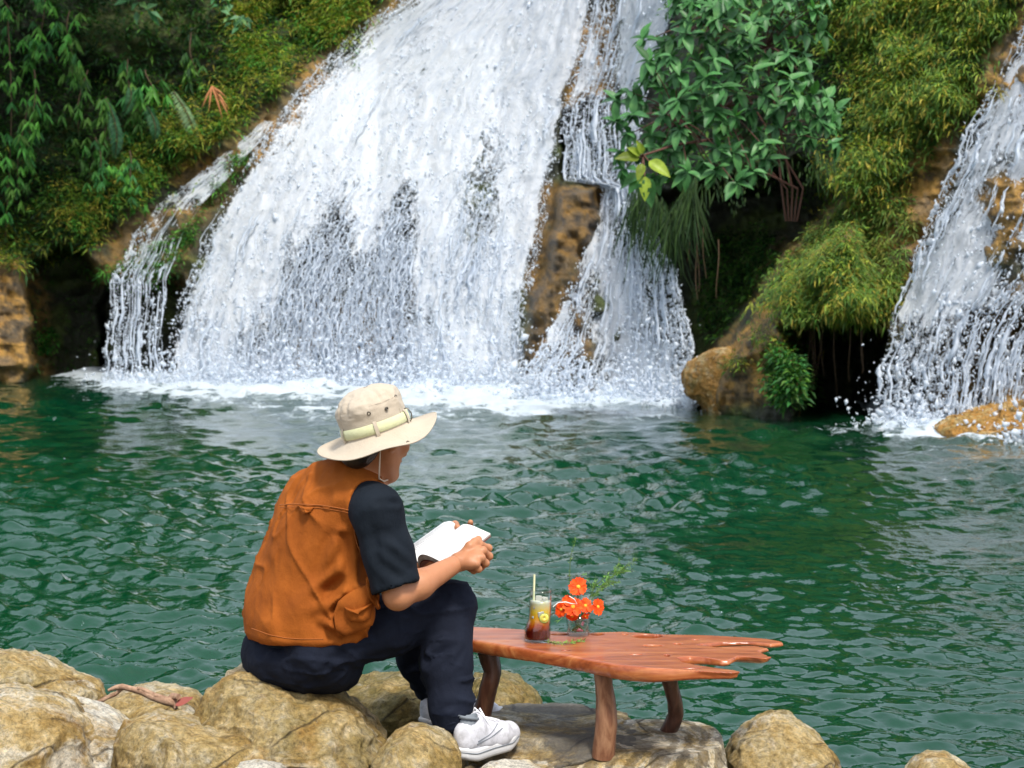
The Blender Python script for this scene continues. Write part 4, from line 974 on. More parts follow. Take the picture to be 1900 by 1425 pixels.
# hands at a finer grid, joined into the same mesh object
def hand(Wr, K, fingers, thumb, pr=.0135, extra=None):
    """Wr wrist, K four knuckles index..little; fingers: three more joints each; thumb: four points"""
    pts = np.array([Wr] + K + [p for f in fingers for p in f] + thumb); H = Field(pts.min(0) - .05, pts.max(0) + .05, .0024)
    for i, k in enumerate(K):
        H.cone(Wr, Wr * .35 + k * .65, .021 if i in (1, 2) else .019, .016, .014); H.cone(Wr * .35 + k * .65, k, .016, .0118, .010)
    for i in range(3): H.cone(K[i] * .75 + Wr * .25, K[i + 1] * .75 + Wr * .25, .013, .012, .01)
    fr = [.0098, .0102, .0096, .0085]
    for i, f in enumerate(fingers):
        r = fr[i]; H.chain([K[i]] + list(f), [r * 1.12, r * 1.02, r * .94, r * .82], .003)
        for q in ([K[i]] + list(f))[:2]: H.ell(q, (r * 1.16,) * 3, None, .004)
    H.chain(thumb, [.017, .0135, .0115, .0095], .006)
    if extra: extra(H)
    V, Q = H.nets(); return V, Q
KR = [A3(at(889, 1010, 5.15)), A3(at(896, 1022, 5.125)), A3(at(893, 1035, 5.10)), A3(at(883, 1046, 5.085))]
FR = [[A3(at(906, 1017, 5.175)), A3(at(902, 1026, 5.205)), A3(at(889, 1026, 5.215))],
      [A3(at(907, 1032, 5.145)), A3(at(900, 1041, 5.175)), A3(at(886, 1040, 5.19))],
      [A3(at(901, 1045, 5.115)), A3(at(893, 1053, 5.145)), A3(at(880, 1049, 5.16))],
      [A3(at(888, 1056, 5.095)), A3(at(879, 1060, 5.12)), A3(at(868, 1054, 5.14))]]
TR = [A3(at(862, 1030, 5.12)), A3(at(872, 1014, 5.125)), A3(at(881, 1006, 5.14)), A3(at(888, 1000, 5.16))]
HV, HQ = hand(WRR, KR, FR, TR)
# left hand holds the book from behind: thumb over the gutter, fingertips beyond the far edge
KL = [A3(at(862, 1004, 5.50)), A3(at(855, 1010, 5.48)), A3(at(847, 1015, 5.46)), A3(at(838, 1020, 5.44))]
FL = [[A3(at(868, 990, 5.46)), A3(at(872, 977, 5.43)), A3(at(873, 969, 5.40))], [A3(at(866, 1006, 5.45)), A3(at(872, 1004, 5.42)), A3(at(874, 1008, 5.39))],
      [A3(at(856, 1016, 5.42)), A3(at(862, 1016, 5.38)), A3(at(866, 1018, 5.36))], [A3(at(846, 1024, 5.40)), A3(at(850, 1026, 5.37)), A3(at(856, 1026, 5.35))]]
TL = [A3(at(836, 1005, 5.45)), A3(at(840, 985, 5.42)), A3(at(844, 974, 5.36)), A3(at(849, 979, 5.29))]
H2V, H2Q = hand(WRL, KL, FL, TL)
V = np.concatenate([BV, HV, H2V]); Q = np.concatenate([BQ, HQ + len(BV), H2Q + len(BV) + len(HV)])
body = mesh('body', V, Q, SKIN, person)
def tube_part(name, pts, r, M, parent=person, n=6):
    mb = MB(); mb.tube(pts, r, n); return mb.build(name, M, parent)
# hair: cap of short hair below the hat, on the nape
def hair():
    H = Field(HEAD - .16, HEAD + .14, .004); H.ell(hp(0, -.02, .016), (.079, .092, .093), (R_h, F_h, U_h), 0); H.ell(hp(0, -.058, -.050), (.062, .052, .070), (R_h, F_h, U_h), .02)
    H.halfspace(hp(0, .035, -.01), F_h + U_h * -.35); H.halfspace(A3(at(699, 799, 5.10)) - .040 * nrm(np.array([-.30, -.07, .95])), nrm(np.array([-.30, -.07, .95]))); V, Q = H.nets(); N_ = vnormals(V, Q); V = V + N_ * (.0018 * fbm(V * np.array([260, 260, 60]), 2))[:, None]
    mesh('hair', V, Q, HAIR, person)
hair()

def wrinkle(V, N, amp, sc, seed, st=(1, 1, 1)):
    P = V * np.array(st) * sc; w = fbm(P + .35 * fbm(P, 2, seed + 3)[:, None], 3, seed); r = ridged(P * .7 + 5, 2, seed + 7)
    return V + N * ((w * .6 + r * .4 - .1) * amp)[:, None]
def crease(V, N, amp, sc, seed, st=(1, 1, .4), dr=(0, 0)):
    P = V.copy(); P[:, 0] += dr[0] * P[:, 2]; P = P * np.array(st) * sc; P = P + .5 * np.stack([fbm(P * .6, 2, seed + k) for k in range(3)], -1)
    r = 1 - 2 * np.abs(vn(P, seed)); m = sstep(-.1, .35, vn(V * 5.5, seed + 5)); return V + N * ((np.clip(r, 0, 1) ** 2.5 - .25) * amp * m)[:, None]
def folds(V, N, lst):
    """creases along 3-D segments: (a, b, width, depth)"""
    for a, b, w, d in lst:
        a, b = A3(a), A3(b); ba = b - a; t = np.clip(((V - a) @ ba) / (ba @ ba), 0, 1); q = np.linalg.norm(V - a - t[:, None] * ba, axis=1)
        V = V + N * (d * np.exp(-(q / w) ** 2) * np.sin(np.pi * np.clip(t * .9 + .05, 0, 1)) - .5 * d * np.exp(-((q - 2.0 * w) / w) ** 2))[:, None]
    return V
# trousers
def trousers():
    T = Field([-.76, 4.72, .22], [.02, 5.9, .95], .0065); ax = (r_, f_, z_)
    C0 = A3(at(550, 1222, 5.2))
    T.ell(C0, (.172, .135, .082), ax, .04); T.ell(A3(at(522, 1213, 5.22)), (.15, .10, .075), ax, .04); T.ell(A3(at(590, 1232, 5.17)), (.14, .12, .075), ax, .05)
    T.chain([HPR - z_ * .008, HPR * .5 + KNR * .5 + z_ * .002, KNR + z_ * -.002], [.074, .080, .068], .04)
    T.chain([KNR, KNR * .55 + ANR * .45 + f_ * -.012, KNR * .2 + ANR * .8, ANR + z_ * .03], [.066, .070, .058, .050], .03)
    T.chain([HPL, HPL * .45 + KNL * .55, KNL], [.084, .084, .066], .05); T.chain([KNL, KNL * .5 + ANL * .5, ANL + z_ * .03], [.066, .072, .052], .03)
    T.halfspace(ANR + z_ * .022, -z_ * .96 - r_ * .05 + f_ * .25) if False else None
    T.rbox(A3(at(565, 1140, 5.18)) - f_ * .055, (.178, .105, (A3(at(565, 1140, 5.18)) - A3(at(560, 1194, 5.04)))[2] - .006), ax, .02, 0, 'cut')
    # open cuffs: cut the ends below the ankles
    T.ell(ANR - z_ * .042, (.075, .075, .062), None, 0, 'cut'); T.ell(ANL - z_ * .050 + f_ * .01, (.08, .08, .058), None, 0, 'cut')
    V, Q = T.nets(); N_ = vnormals(V, Q)
    V = wrinkle(V, N_, .009, 9, 31, (1, 1, .8)); V = wrinkle(V, N_, .004, 20, 33, (1, 1, 1)); V = crease(V, N_, .010, 11, 115, (.6, 1, 1.5), (-.6, 0)); V = crease(V, N_, .006, 19, 119, (.6, 1, 1.6), (.5, 0)); Yk = 5.13
    L = [(at(700, 1150, 5.0), at(850, 1250, 5.1), .012, -.006)]
    L = [(at(735, 1235, 5.1), at(850, 1165, 5.1), .014, .010), (at(760, 1250, 5.1), at(862, 1185, 5.1), .011, -.009), (at(800, 1240, 5.05), at(868, 1215, 5.08), .012, .008), (at(620, 1215, 4.98), at(800, 1110, 5.1), .016, .006),
         (at(600, 1250, 4.98), at(740, 1190, 5.05), .014, -.007), (at(640, 1262, 5.0), at(720, 1222, 5.05), .012, .007), (at(810, 1330, 5.05), at(868, 1310, 5.05), .010, .008), (at(806, 1300, 5.05), at(868, 1288, 5.05), .009, -.007), (at(812, 1345, 5.05), at(866, 1338, 5.05), .007, .007),
         (at(500, 1215, 5.1), at(560, 1262, 5.05), .015, -.008), (at(530, 1200, 5.1), at(640, 1240, 5.0), .013, .007), (at(690, 1135, 5.0), at(760, 1150, 5.02), .012, -.008), (at(740, 1260, 5.5), at(790, 1235, 5.5), .012, .010), (at(755, 1280, 5.5), at(800, 1262, 5.5), .010, .009)]
    V = folds(V, N_, [(a, b, w * .85, d * 1.1) for a, b, w, d in L]); t = mesh('trousers', V, Q, TROUS, person)
    # ankle cuffs
    for an, lo in ((ANR, .026), (ANL, .022)):
        th = np.linspace(0, 2 * np.pi, 30, endpoint=False); G = []
        for k, (h, r) in enumerate(((-.012, .040), (-.014, .0445), (.0, .0465), (.02, .0485), (.036, .054))):
            G.append(np.stack([an[0] + r * np.cos(th) * 1.02, an[1] + r * np.sin(th) * 1.08, an[2] + lo + h + .0015 * np.sin(th * 9 + k) + 0 * th], -1))
        mb = MB(); mb.grid(np.array(G), closev=True); mb.build('cuff', TROUS, t)
trousers()

# T-shirt: sleeve and hem
def tee():
    T = Field([-.76, 4.72, .55], [-.02, 5.6, 1.45], .006); ax = (r_, f_, z_)
    T.ell(A3(at(560, 1180, 5.2)), (.165, .13, .11), ax, .04); T.ell(A3(at(580, 1080, 5.2)), (.155, .115, .16), ax, .08); T.ell(A3(at(612, 980, 5.17)), (.165, .115, .14), ax, .08)
    T.chain([SHL + r_ * .04, NECK - z_ * .04, SHR], [.045, .07, .062], .05)
    E = SHR * .12 + ELR * .88; T.chain([SHR - z_ * .003, SHR * .5 + ELR * .5 + f_ * .004, E], [.066, .064, .066], .03)
    # sleeve mouth
    d = nrm(ELR - SHR); up = nrm(d + r_ * -.0); T.ell(E + nrm(d + r_ * .15) * .33, (.33, .33, .33), None, 0, 'cut')
    EL = A3(at(668, 1090, 5.40)); T.chain([SHL + r_ * .02 + f_ * .05, SHL * .35 + EL * .65], [.05, .055], .04)
    V, Q = T.nets(); N_ = vnormals(V, Q); V = wrinkle(V, N_, .007, 9, 55, (1, 1, .6)); V = wrinkle(V, N_, .003, 19, 57, (1, 1, .8)); V = crease(V, N_, .004, 12, 105, (1, 1, .4), (.3, 0))
    L = [(at(700, 935, 4.92), at(755, 930, 4.95), .010, -.006), (at(712, 1000, 4.9), at(760, 1040, 4.93), .014, .005), (at(700, 1040, 4.9), at(758, 1085, 4.93), .014, -.006), (at(690, 960, 4.92), at(700, 1060, 4.9), .016, -.005), (at(730, 950, 4.9), at(742, 1050, 4.9), .018, .004)]
    V = folds(V, N_, [(a, b, w * .8, d) for a, b, w, d in L]); o = mesh('t_shirt', V, Q, TEE, person); return o, E, d
tee_o, SLE, SLD = tee()

# vest: outer layer with arm holes and a hem
def vest():
    T = Field([-.80, 4.76, .55], [-.10, 5.62, 1.46], .0056); ax = (r_, f_, z_)
    T.ell(A3(at(576, 1158, 5.18)), (.190, .172, .125), ax, .05); T.ell(A3(at(650, 1128, 5.07)), (.085, .055, .085), ax, .06); T.ell(A3(at(568, 1110, 5.2)), (.180, .150, .13), ax, .07)
    T.ell(A3(at(586, 1050, 5.19)), (.176, .134, .15), ax, .08); T.ell(A3(at(606, 985, 5.17)), (.176, .126, .14), ax, .08); T.ell(A3(at(622, 935, 5.16)), (.160, .105, .085), ax, .06)
    T.chain([SHL + r_ * .03 + z_ * .012, NECK - z_ * .018 - f_ * .01, SHR - r_ * .035 + z_ * .014], [.058, .073, .058], .05)
    # neck opening
    T.cone(NECK + nrm(HEAD - NECK) * .02 + f_ * .02, NECK + (HEAD - NECK) * 1.1 + f_ * .03, .068, .085, .006, 'cut')
    # armholes
    T.ell(SHL + r_ * .02 - z_ * .02, (.07, .085, .09), ax, .05)
    for S, sg in ((SHR, 1),):
        T.cone(S + r_ * .0 * sg + z_ * .02, S + r_ * .25 * sg + z_ * .02, .072, .10, .006, 'cut'); T.cone(S + r_ * .022 * sg - z_ * .075 - f_ * .004, S + r_ * .25 * sg - z_ * .08, .070, .09, .01, 'cut')
        T.cone(S + r_ * .028 * sg - z_ * .115 + f_ * .012, S + r_ * .25 * sg - z_ * .12, .055, .07, .01, 'cut')
    # front opening, hem
    hem = A3(at(560, 1194, 5.04)); T.halfspace(hem, nrm(np.array([.02, -.05, -1.])))
    V, Q = T.nets(); N_ = vnormals(V, Q); back = np.clip(.6 + (V[:, 2] < 1.1) * .4, 0, 1)
    V = wrinkle(V, N_, .010, 7, 75, (1, 1, .55)); V = wrinkle(V, N_, .005, 16, 79, (1, 1, .6)); V = crease(V, N_, .011, 11, 85, (1, 1, .35), (.35, 0)); V = crease(V, N_, .007, 17, 95, (1, 1, .5), (-.7, 0))
    Yv = 5.05
    L = [(at(655, 1060, 4.98), at(560, 1135, 5.05), .020, -.013), (at(668, 1100, 4.98), at(600, 1145, 5.02), .014, -.011), (at(640, 1000, 5.0), at(655, 1110, 4.98), .016, -.009), (at(600, 950, 5.08), at(560, 1090, 5.1), .022, -.007), (at(548, 940, 5.15), at(505, 1100, 5.2), .022, .007),
         (at(500, 1040, 5.2), at(540, 1170, 5.1), .02, -.008), (at(470, 1120, 5.25), at(500, 1175, 5.18), .015, .008), (at(620, 1010, 5.0), at(590, 1100, 5.05), .016, .008), (at(590, 880, 5.15), at(640, 872, 5.1), .014, -.008), (at(600, 1150, 5.0), at(640, 1185, 4.98), .014, .010), (at(545, 1150, 5.08), at(590, 1185, 5.03), .016, -.008),
         (at(625, 1115, 4.98), at(612, 1165, 4.98), .012, .010), (at(662, 1030, 4.96), at(676, 1120, 4.94), .012, .009)]
    V = folds(V, N_, [(a, b, w * .8, d * 1.7) for a, b, w, d in L])
    # swell the hem
    hz = A3(hem)[2]; k = np.exp(-((V[:, 2] - hz - .012) / .010) ** 2); V = V + N_ * (k * .003)[:, None]
    return V, Q
VV, VQ = vest(); vest_o = mesh('vest', VV, VQ, VEST, person)
def on_surf(V, N, p, dirv=(0, 1, 0), rad=.02):
    """first vertex of a surface met when looking along +Y near p"""
    m = (np.abs(V[:, 0] - p[0]) < rad) & (np.abs(V[:, 2] - p[2]) < rad)
    if not m.any(): return np.array(p)
    i = np.where(m)[0]; q = V[i]; d2 = np.hypot(q[:, 0] - p[0], q[:, 2] - p[2]); sc_ = q[:, 1] + d2 * .8; return np.array([p[0], q[sc_.argmin(), 1], p[2]])
def surf_line(pts, V, Yg, r, name, M, off=.0015, n=60, parent=None):
    us = np.array([p[0] for p in pts], float); vs = np.array([p[1] for p in pts], float); t = np.linspace(0, len(pts) - 1, n)
    uu = np.interp(t, range(len(pts)), us); vv = np.interp(t, range(len(pts)), vs); out = []
    for a, b in zip(uu, vv):
        Yk = Yg
        for _ in range(3): q = on_surf(V, None, A3(at(a, b, Yk)), rad=.012); Yk = q[1]
        out.append(A3(at(a, b, Yk - off)))
    out = np.array(out)
    for _ in range(2): out[1:-1] = (out[:-2] + 2 * out[1:-1] + out[2:]) / 4
    mb = MB(); mb.tube(out, r, 5); return mb.build(name, M, parent or person), out
surf_line([(519, 937), (545, 935), (600, 938), (640, 945), (655, 949)], VV, 5.1, .0016, 'yoke_seam', THREAD, .0004, parent=vest_o)
surf_line([(467, 1166), (500, 1178), (530, 1184), (560, 1186), (600, 1186)], VV, 5.1, .0013, 'hem_seam', THREAD, .0004, parent=vest_o)
surf_line([(713, 897), (698, 908), (682, 920), (668, 936), (659, 958), (657, 985), (663, 1012), (676, 1038)], VV, 5.05, .0017, 'armhole_seam', THREAD, .0005, parent=vest_o)
surf_line([(519, 942), (545, 940), (600, 943), (640, 950), (655, 954)], VV, 5.1, .0009, 'yoke_seam', THREAD, .0004, parent=vest_o)
# pocket flap and gathered patch at the right hip of the vest
def patch(pts, Yc, th, name, M=VEST, parent=None, puff=.012, seed=1, tilt=0.):
    """a padded cloth panel with its own outline, thickness and soft creases"""
    n = 26; P = np.array(pts, float); Qp = np.vstack([P, P[:1]]); d = np.concatenate([[0], np.cumsum(np.linalg.norm(np.diff(Qp, axis=0), axis=1))]); t = np.linspace(0, d[-1], 48, endpoint=False)
    O = np.stack([np.interp(t, d, Qp[:, 0]), np.interp(t, d, Qp[:, 1])], 1); c = O.mean(0); rings = []
    for k, (s, h) in enumerate(((1, th), (1.0, -.2 * puff), (.96, -.55 * puff), (.8, -.9 * puff), (.5, -puff), (.05, -puff))):
        q = c + (O - c) * s; rings.append(np.array([on_surf(VV, None, A3(at(a_, b_, Yc)), rad=.014) + np.array([0, h, 0]) for a_, b_ in q]))
    G = np.array(rings); G[..., 1] = np.minimum(G[..., 1], Yc + .05 + 0 * G[..., 1])
    for _ in range(6): G[:, :, 1] = (np.roll(G[:, :, 1], 1, 1) + 2 * G[:, :, 1] + np.roll(G[:, :, 1], -1, 1)) / 4
    G = G + .004 * fbm(G * 22, 3, seed)[..., None] * np.array([0, 1, .3]); mb = MB(); mb.grid(G, closev=True); return mb.build(name, M, parent or vest_o)
patch([(626, 1118), (640, 1106), (662, 1094), (680, 1090), (690, 1100), (694, 1150), (690, 1164), (668, 1176), (640, 1184), (622, 1170), (618, 1140)], 4.965, .03, 'pocket', puff=.012, seed=3)
patch([(637, 1128), (655, 1134), (690, 1122), (686, 1152), (676, 1160), (648, 1158), (641, 1150)], 4.95, .0, 'pocket_flap', puff=.026, seed=5)
patch([(676, 1078), (686, 1070), (694, 1090), (702, 1118), (706, 1130), (698, 1136), (688, 1124), (680, 1110)], 4.95, .02, 'front_flap', puff=.020, seed=8)
patch([(688, 1076), (698, 1092), (704, 1104), (702, 1126), (694, 1120), (690, 1100)], 4.965, .02, 'front_flap', puff=.012, seed=9)
patch([(554, 935), (588, 936), (582, 944), (570, 948), (560, 944)], 5.1, .006, 'loop', puff=.006, seed=11)
# ------------------------------------------------------------------ hat
def hat():
    c0 = A3(at(699, 799, 5.10)); Uh = nrm(np.array([-.30, -.07, .95])); Xh = nrm(np.array([.95, 0, .30])); Xh = nrm(Xh - Uh * (Xh @ Uh)); Yh = np.cross(Uh, Xh)
    n = 120; th = np.linspace(0, 2 * np.pi, n, endpoint=False); a, b = .094, .098
    def ring(s, h, dx=0., wob=0.): return c0 + Uh * h + (Xh * dx) + (np.cos(th)[:, None] * Xh * a + np.sin(th)[:, None] * Yh * b) * s * (1 + wob * np.sin(th * 5 + h * 60) + wob * .6 * np.sin(th * 3 + 1 + h * 20))[:, None]
    prof = [(-.004, 1.0, 0), (.012, .995, 0), (.03, .985, 0), (.05, .985, 0), (.068, .975, 0), (.080, .955, .001), (.086, .935, .001), (.091, .90, .002), (.100, .82, .004), (.109, .68, .006), (.116, .5, .008), (.120, .28, .008), (.1215, .06, .008)]
    P = []; H = np.array([p[0] for p in prof]); S_ = np.array([p[1] for p in prof]); Dx = np.array([p[2] for p in prof]); hh = np.concatenate([np.linspace(-.004, .1, 44), np.linspace(.1, .1215, 16)[1:]])
    G = np.array([ring(np.interp(h, H, S_), h, np.interp(h, H, Dx), .006 * sstep(.02, .08, h)) for h in hh])
    ctr = c0 + Uh * .05; nn = nrm(G - ctr)
    G = G + nn * ((.0045 * ridged(G * np.array([16, 16, 26]), 3, 5) + .004 * fbm(G * 30, 3, 8)) * sstep(.03, .07, hh)[:, None])[..., None]
    # tucked creases on the crown
    for ang, h0 in ((-150, .075), (-128, .088), (-60, .098), (-40, .09)):
        t_ = R(ang); q = c0 + Uh * h0 + Xh * a * .9 * math.cos(t_) + Yh * b * .9 * math.sin(t_); d = G - q; k = np.exp(-((d @ Uh) / .016) ** 2 - ((d @ nrm(-math.sin(t_) * Xh + math.cos(t_) * Yh)) / .006) ** 2) * (np.linalg.norm(d, axis=-1) < .05); G = G - nn * (k * .007)[..., None]
    hat_o = empty('hat', c0); hat_o.parent = person; hat_o.location = Vector(c0.tolist()) - wloc(person)
    mb = MB(); mb.grid(G, closev=True); mb.build('crown', HATM, hat_o)
    # brim
    al = np.array([-180, -150, -120, -105, -90, -75, -60, -40, -15, 0, 30, 60, 90, 120, 150, 180.]); ze = np.array([-.050, -.062, -.068, -.064, -.046, -.028, -.027, -.012, .034, .050, .045, .02, .0, -.02, -.04, -.050])
    tt = (np.degrees(th) + 180) % 360 - 180; zE = np.interp(tt, al, ze); zE = np.convolve(np.concatenate([zE[-4:], zE, zE[:4]]), np.ones(9) / 9, 'valid')
    re = np.interp(tt, al, [.158, .162, .163, .165, .168, .168, .170, .172, .166, .160, .165, .165, .165, .163, .160, .158])
    inner = ring(1.0, .0); outer = np.stack([c0[0] + re * np.cos(th), c0[1] + re * np.sin(th), c0[2] + zE], -1)
    rings = []
    for t in np.concatenate([np.linspace(0, 1, 18), [1.006]]): rings.append(inner * (1 - t) + outer * t + z_ * (-.012 * math.sin(math.pi * min(t, 1)) * (1 - .5 * np.cos(th)))[:, None] + (.0007 * math.sin(t * 60)) * z_)
    low = [r - z_ * .0028 for r in rings[::-1]]; mb = MB(); mb.grid(np.array(rings + low), closev=True); mb.build('brim', HATM, hat_o)
    mb = MB(); mb.tube(np.vstack([outer + z_ * -.0014, outer[:1] + z_ * -.0014]), .0022, 6, caps=False); mb.build('brim_edge', HATM, hat_o)
    mb = MB(); mb.grid(np.array([ring(1.0, .004), ring(1.035, .006), ring(1.03, .018), ring(1.015, .031), ring(.99, .032)]), closev=True); mb.build('band', BANDM, hat_o)
    for ang in (-151, -84, -20, 60, 150):
        t_ = R(ang); e = Xh * a * math.cos(t_) + Yh * b * math.sin(t_); tan = nrm(-math.sin(t_) * Xh * a + math.cos(t_) * Yh * b)
        mb = MB(); pts = [c0 + Uh * h + e * s for h, s in ((-.006, 1.05), (.004, 1.075), (.018, 1.07), (.030, 1.05), (.037, 1.005))]
        mb.grid(np.array([[p - tan * .005, p + tan * .005] for p in pts])); mb.build('loop', HATM, hat_o)
    METAL = mat('dark metal', (.16, .14, .11), .3, Metallic=.9)
    for ang, h in ((-88, .062), (-58, .058), (-30, .078)):
        t_ = R(ang); e = Xh * a * math.cos(t_) + Yh * b * math.sin(t_); s = np.interp(h, H, S_) + .02; q = c0 + Uh * h + e * s; nrml = nrm(e); t1 = nrm(np.cross(Uh, nrml)); ph = np.linspace(0, 2 * np.pi, 17)
        q = q + nrml * .002
        mb = MB(); mb.tube([q + (t1 * math.cos(p) + Uh * math.sin(p)) * .0042 for p in ph], .0016, 6, caps=False); mb.add([q - nrml * .0006 + (t1 * math.cos(p) + Uh * math.sin(p)) * .0028 for p in ph[:-1]], T=[[0, i, i + 1] for i in range(1, 15)]); mb.build('eyelet', METAL, hat_o)
    q = c0 + np.array([.092, -.128, -.021]); ph = np.linspace(0, 2 * np.pi, 17); mb = MB(); mb.tube([q + np.array([.0038 * math.cos(p), -.002 + .0015 * math.sin(p), .003 * math.sin(p)]) for p in ph], .0013, 6, caps=False); mb.build('snap', METAL, hat_o)
    t_ = R(-14); e = Xh * a * math.cos(t_) + Yh * b * math.sin(t_); mb = MB(); mb.tube([c0 + Uh * h + e * s for h, s in ((.038, 1.0), (.036, 1.09), (.022, 1.16), (.008, 1.14), (.0, 1.06))], .0016, 6); mb.build('cord_loop', METAL, hat_o)
    st = MB()
    for ang in (-150, -30): t_ = R(ang); e = Xh * a * math.cos(t_) + Yh * b * math.sin(t_); st.tube([c0 + Uh * h + e * (np.interp(h, H, S_) + .012) for h in np.linspace(.03, .085, 8)], .0011, 5)
    st.tube(np.vstack([ring(.975, .0795, .001), ring(.975, .0795, .001)[:1]]), .0005, 5, caps=False); st.build('seam', HATM, hat_o)
    CORD = mat('cream cord', (.62, .50, .38), .8)
    a_ = A3(at(706, 826, 5.01)); mb = MB(); mb.tube([a_, A3(at(704.5, 855, 5.01)), A3(at(704, 872, 5.01)), A3(at(703.5, 888, 5.02)), A3(at(712, 893, 5.05)), A3(at(724, 889, 5.12))], .0023, 6); mb.build('chin_cord', CORD, person)
    return hat_o
hat()

# ------------------------------------------------------------------ shoes
SHOEM = mat('white mesh shoe', (.72, .72, .76), .75); _N = NT(SHOEM); _g = _N.geo(); _N.base(_N.ramp(_N.noise(_g, 40, 6, .7), [(.35, (.42, .42, .44)), (.55, (.60, .60, .64))])); _N.bump(_N.noise(_g, 700, 2), .4, .001)
SOLEM = mat('white rubber sole', (.62, .62, .62), .5); GREYP = mat('grey trim', (.16, .18, .20), .7); LACE = mat('white lace', (.80, .80, .82), .8); DARKL = mat('dark lining', (.02, .02, .025), .9)
def shoe(heel, dirv, L, ankle):
    t = nrm(np.array([dirv[0], dirv[1], 0.])); s = np.array([t[1], -t[0], 0.]); tz = dirv[2]
    def lp(x, y, z): return heel + t * x + s * y + z_ * (z + tz * x)
    lo = np.minimum(lp(-.05, -.09, -.01), lp(L + .05, .09, .16)) - .09; hi = np.maximum(lp(-.05, -.09, -.01), lp(L + .05, .09, .16)) + .09
    H = Field(lo, hi, .0032)
    H.chain([lp(.036, 0, .052), lp(.10, 0, .048), lp(.17, .004, .042), lp(L - .042, .004, .038)], [.031, .033, .038, .034], .02)
    H.chain([lp(.036, 0, .075), lp(.07, 0, .082), lp(.13, 0, .068)], [.028, .029, .027], .02)
    H.cone(lp(.032, 0, .088), lp(.075, 0, .100), .021, .024, .02)
    H.cone(lp(.045, 0, .095), lp(.06, 0, .16), .022, .030, .004, 'cut'); H.halfspace(lp(0, 0, .022), -z_)
    V, Q = H.nets(); root = empty('shoe', heel); root.parent = person; root.location = Vector(heel.tolist()) - wloc(person)
    N_ = vnormals(V, Q); V = V + N_ * (.0012 * fbm(V * 45, 3))[:, None]
    up = mesh('upper', V, Q, SHOEM, root)
    # sole: ring layers
    u = np.linspace(0, 2 * np.pi, 72, endpoint=False); x = (L / 2) * (1 - np.cos(u)); w = np.interp(x / L, [0, .06, .2, .45, .72, .9, 1], [.0, .024, .033, .034, .044, .032, .0]); sg = np.sign(np.sin(u)); G = []
    x2 = L / 2 - (L / 2) * np.cos(u); wy = sg * w * (np.abs(np.sin(u)) ** 0)
    tip = .016 * sstep(.72, 1, x2 / L) + .010 * sstep(.2, 0, x2 / L)
    for sc, z in ((.02, .0), (.92, .0), (1.0, .006), (1.03, .016), (1.0, .022), (1.03, .028), (1.0, .036), (.5, .034)):
        xx = L / 2 + (x2 - L / 2) * (sc if sc > .6 else sc) ; G.append(np.stack([heel + t * xx_ + s * yy * sc + z_ * (z + tp + tz * xx_) for xx_, yy, tp in zip(xx, wy, tip)], 0))
    mb = MB(); mb.grid(np.array(G), closev=True); mb.build('sole', SOLEM, root)
    mb = MB(); mb.tube([lp(xx, yy * 1.04, .0225 + tp) for xx, yy, tp in zip(x2, wy, tip)] , .0016, 5, caps=False); mb.build('trim', GREYP, root)
    def top(x, y):
        m = np.abs((V - heel) @ t - x) < .006; m &= np.abs((V - heel) @ s - y) < .006
        if m.any(): return V[m][V[m][:, 2].argmax()]
        return lp(x, y, .06)
    for i, x in enumerate(np.linspace(.095, .165, 6)):
        mb = MB(); mb.tube([top(x, yy) + z_ * (.003 + .002 * math.cos(yy * 60)) for yy in np.linspace(-.022, .022, 7)], .0026, 5); mb.build('lace', LACE, root)
    for sg_ in (-1, 1):
        mb = MB(); mb.tube([top(.10, 0) + z_ * .008, top(.095, .014 * sg_) + z_ * .016, top(.10, .028 * sg_) + z_ * .006, top(.115, .034 * sg_) + z_ * .0], .0024, 5); mb.build('lace', LACE, root)
    mb = MB(); ph = np.linspace(0, 2 * np.pi, 25); mb.tube([lp(.052 + .030 * math.cos(p), .023 * math.sin(p), .116 - .008 * math.cos(p)) for p in ph], .005, 6, caps=False); mb.build('collar', GREYP, root)
    # side panels: raised lines
    for z0, z1 in ((.045, .075), (.052, .088)):
        for sg_ in (1, -1):
            pts = []
            for k in np.linspace(0, 1, 9):
                x = .05 + .1 * k; z = z0 + (z1 - z0) * k; m = (np.abs((V - heel) @ t - x) < .006) & (np.abs(V[:, 2] - heel[2] - z - tz * x) < .006)
                if m.any(): q = V[m]; pts.append(q[((q - heel) @ s * sg_).argmax()] + s * sg_ * .0005)
            pts = np.array(pts)
            for _ in range(4):
                if len(pts) > 3: pts[1:-1] = (pts[:-2] + 2 * pts[1:-1] + pts[2:]) / 4
            if len(pts) > 3: mb = MB(); mb.tube(pts, .0016, 5); mb.build('trim', GREYP, root)
    sock = MB(); sock.tube([lp(.045, 0, .07), lp(.05, 0, .11), (lp(.05, 0, .11) + ankle) / 2 + z_ * .006], [.03, .029, .031], 14); sock.build('sock', GREYP, root)
    return root
HR = A3(at(848, 1413, 5.03)); HR[2] = .327; shoe(HR, (.60, .80, .03), .265, ANR)
HL = A3(at(778, 1350, 5.58)); HL[2] = .285; shoe(HL, (.93, .36, .02), .265, ANL)

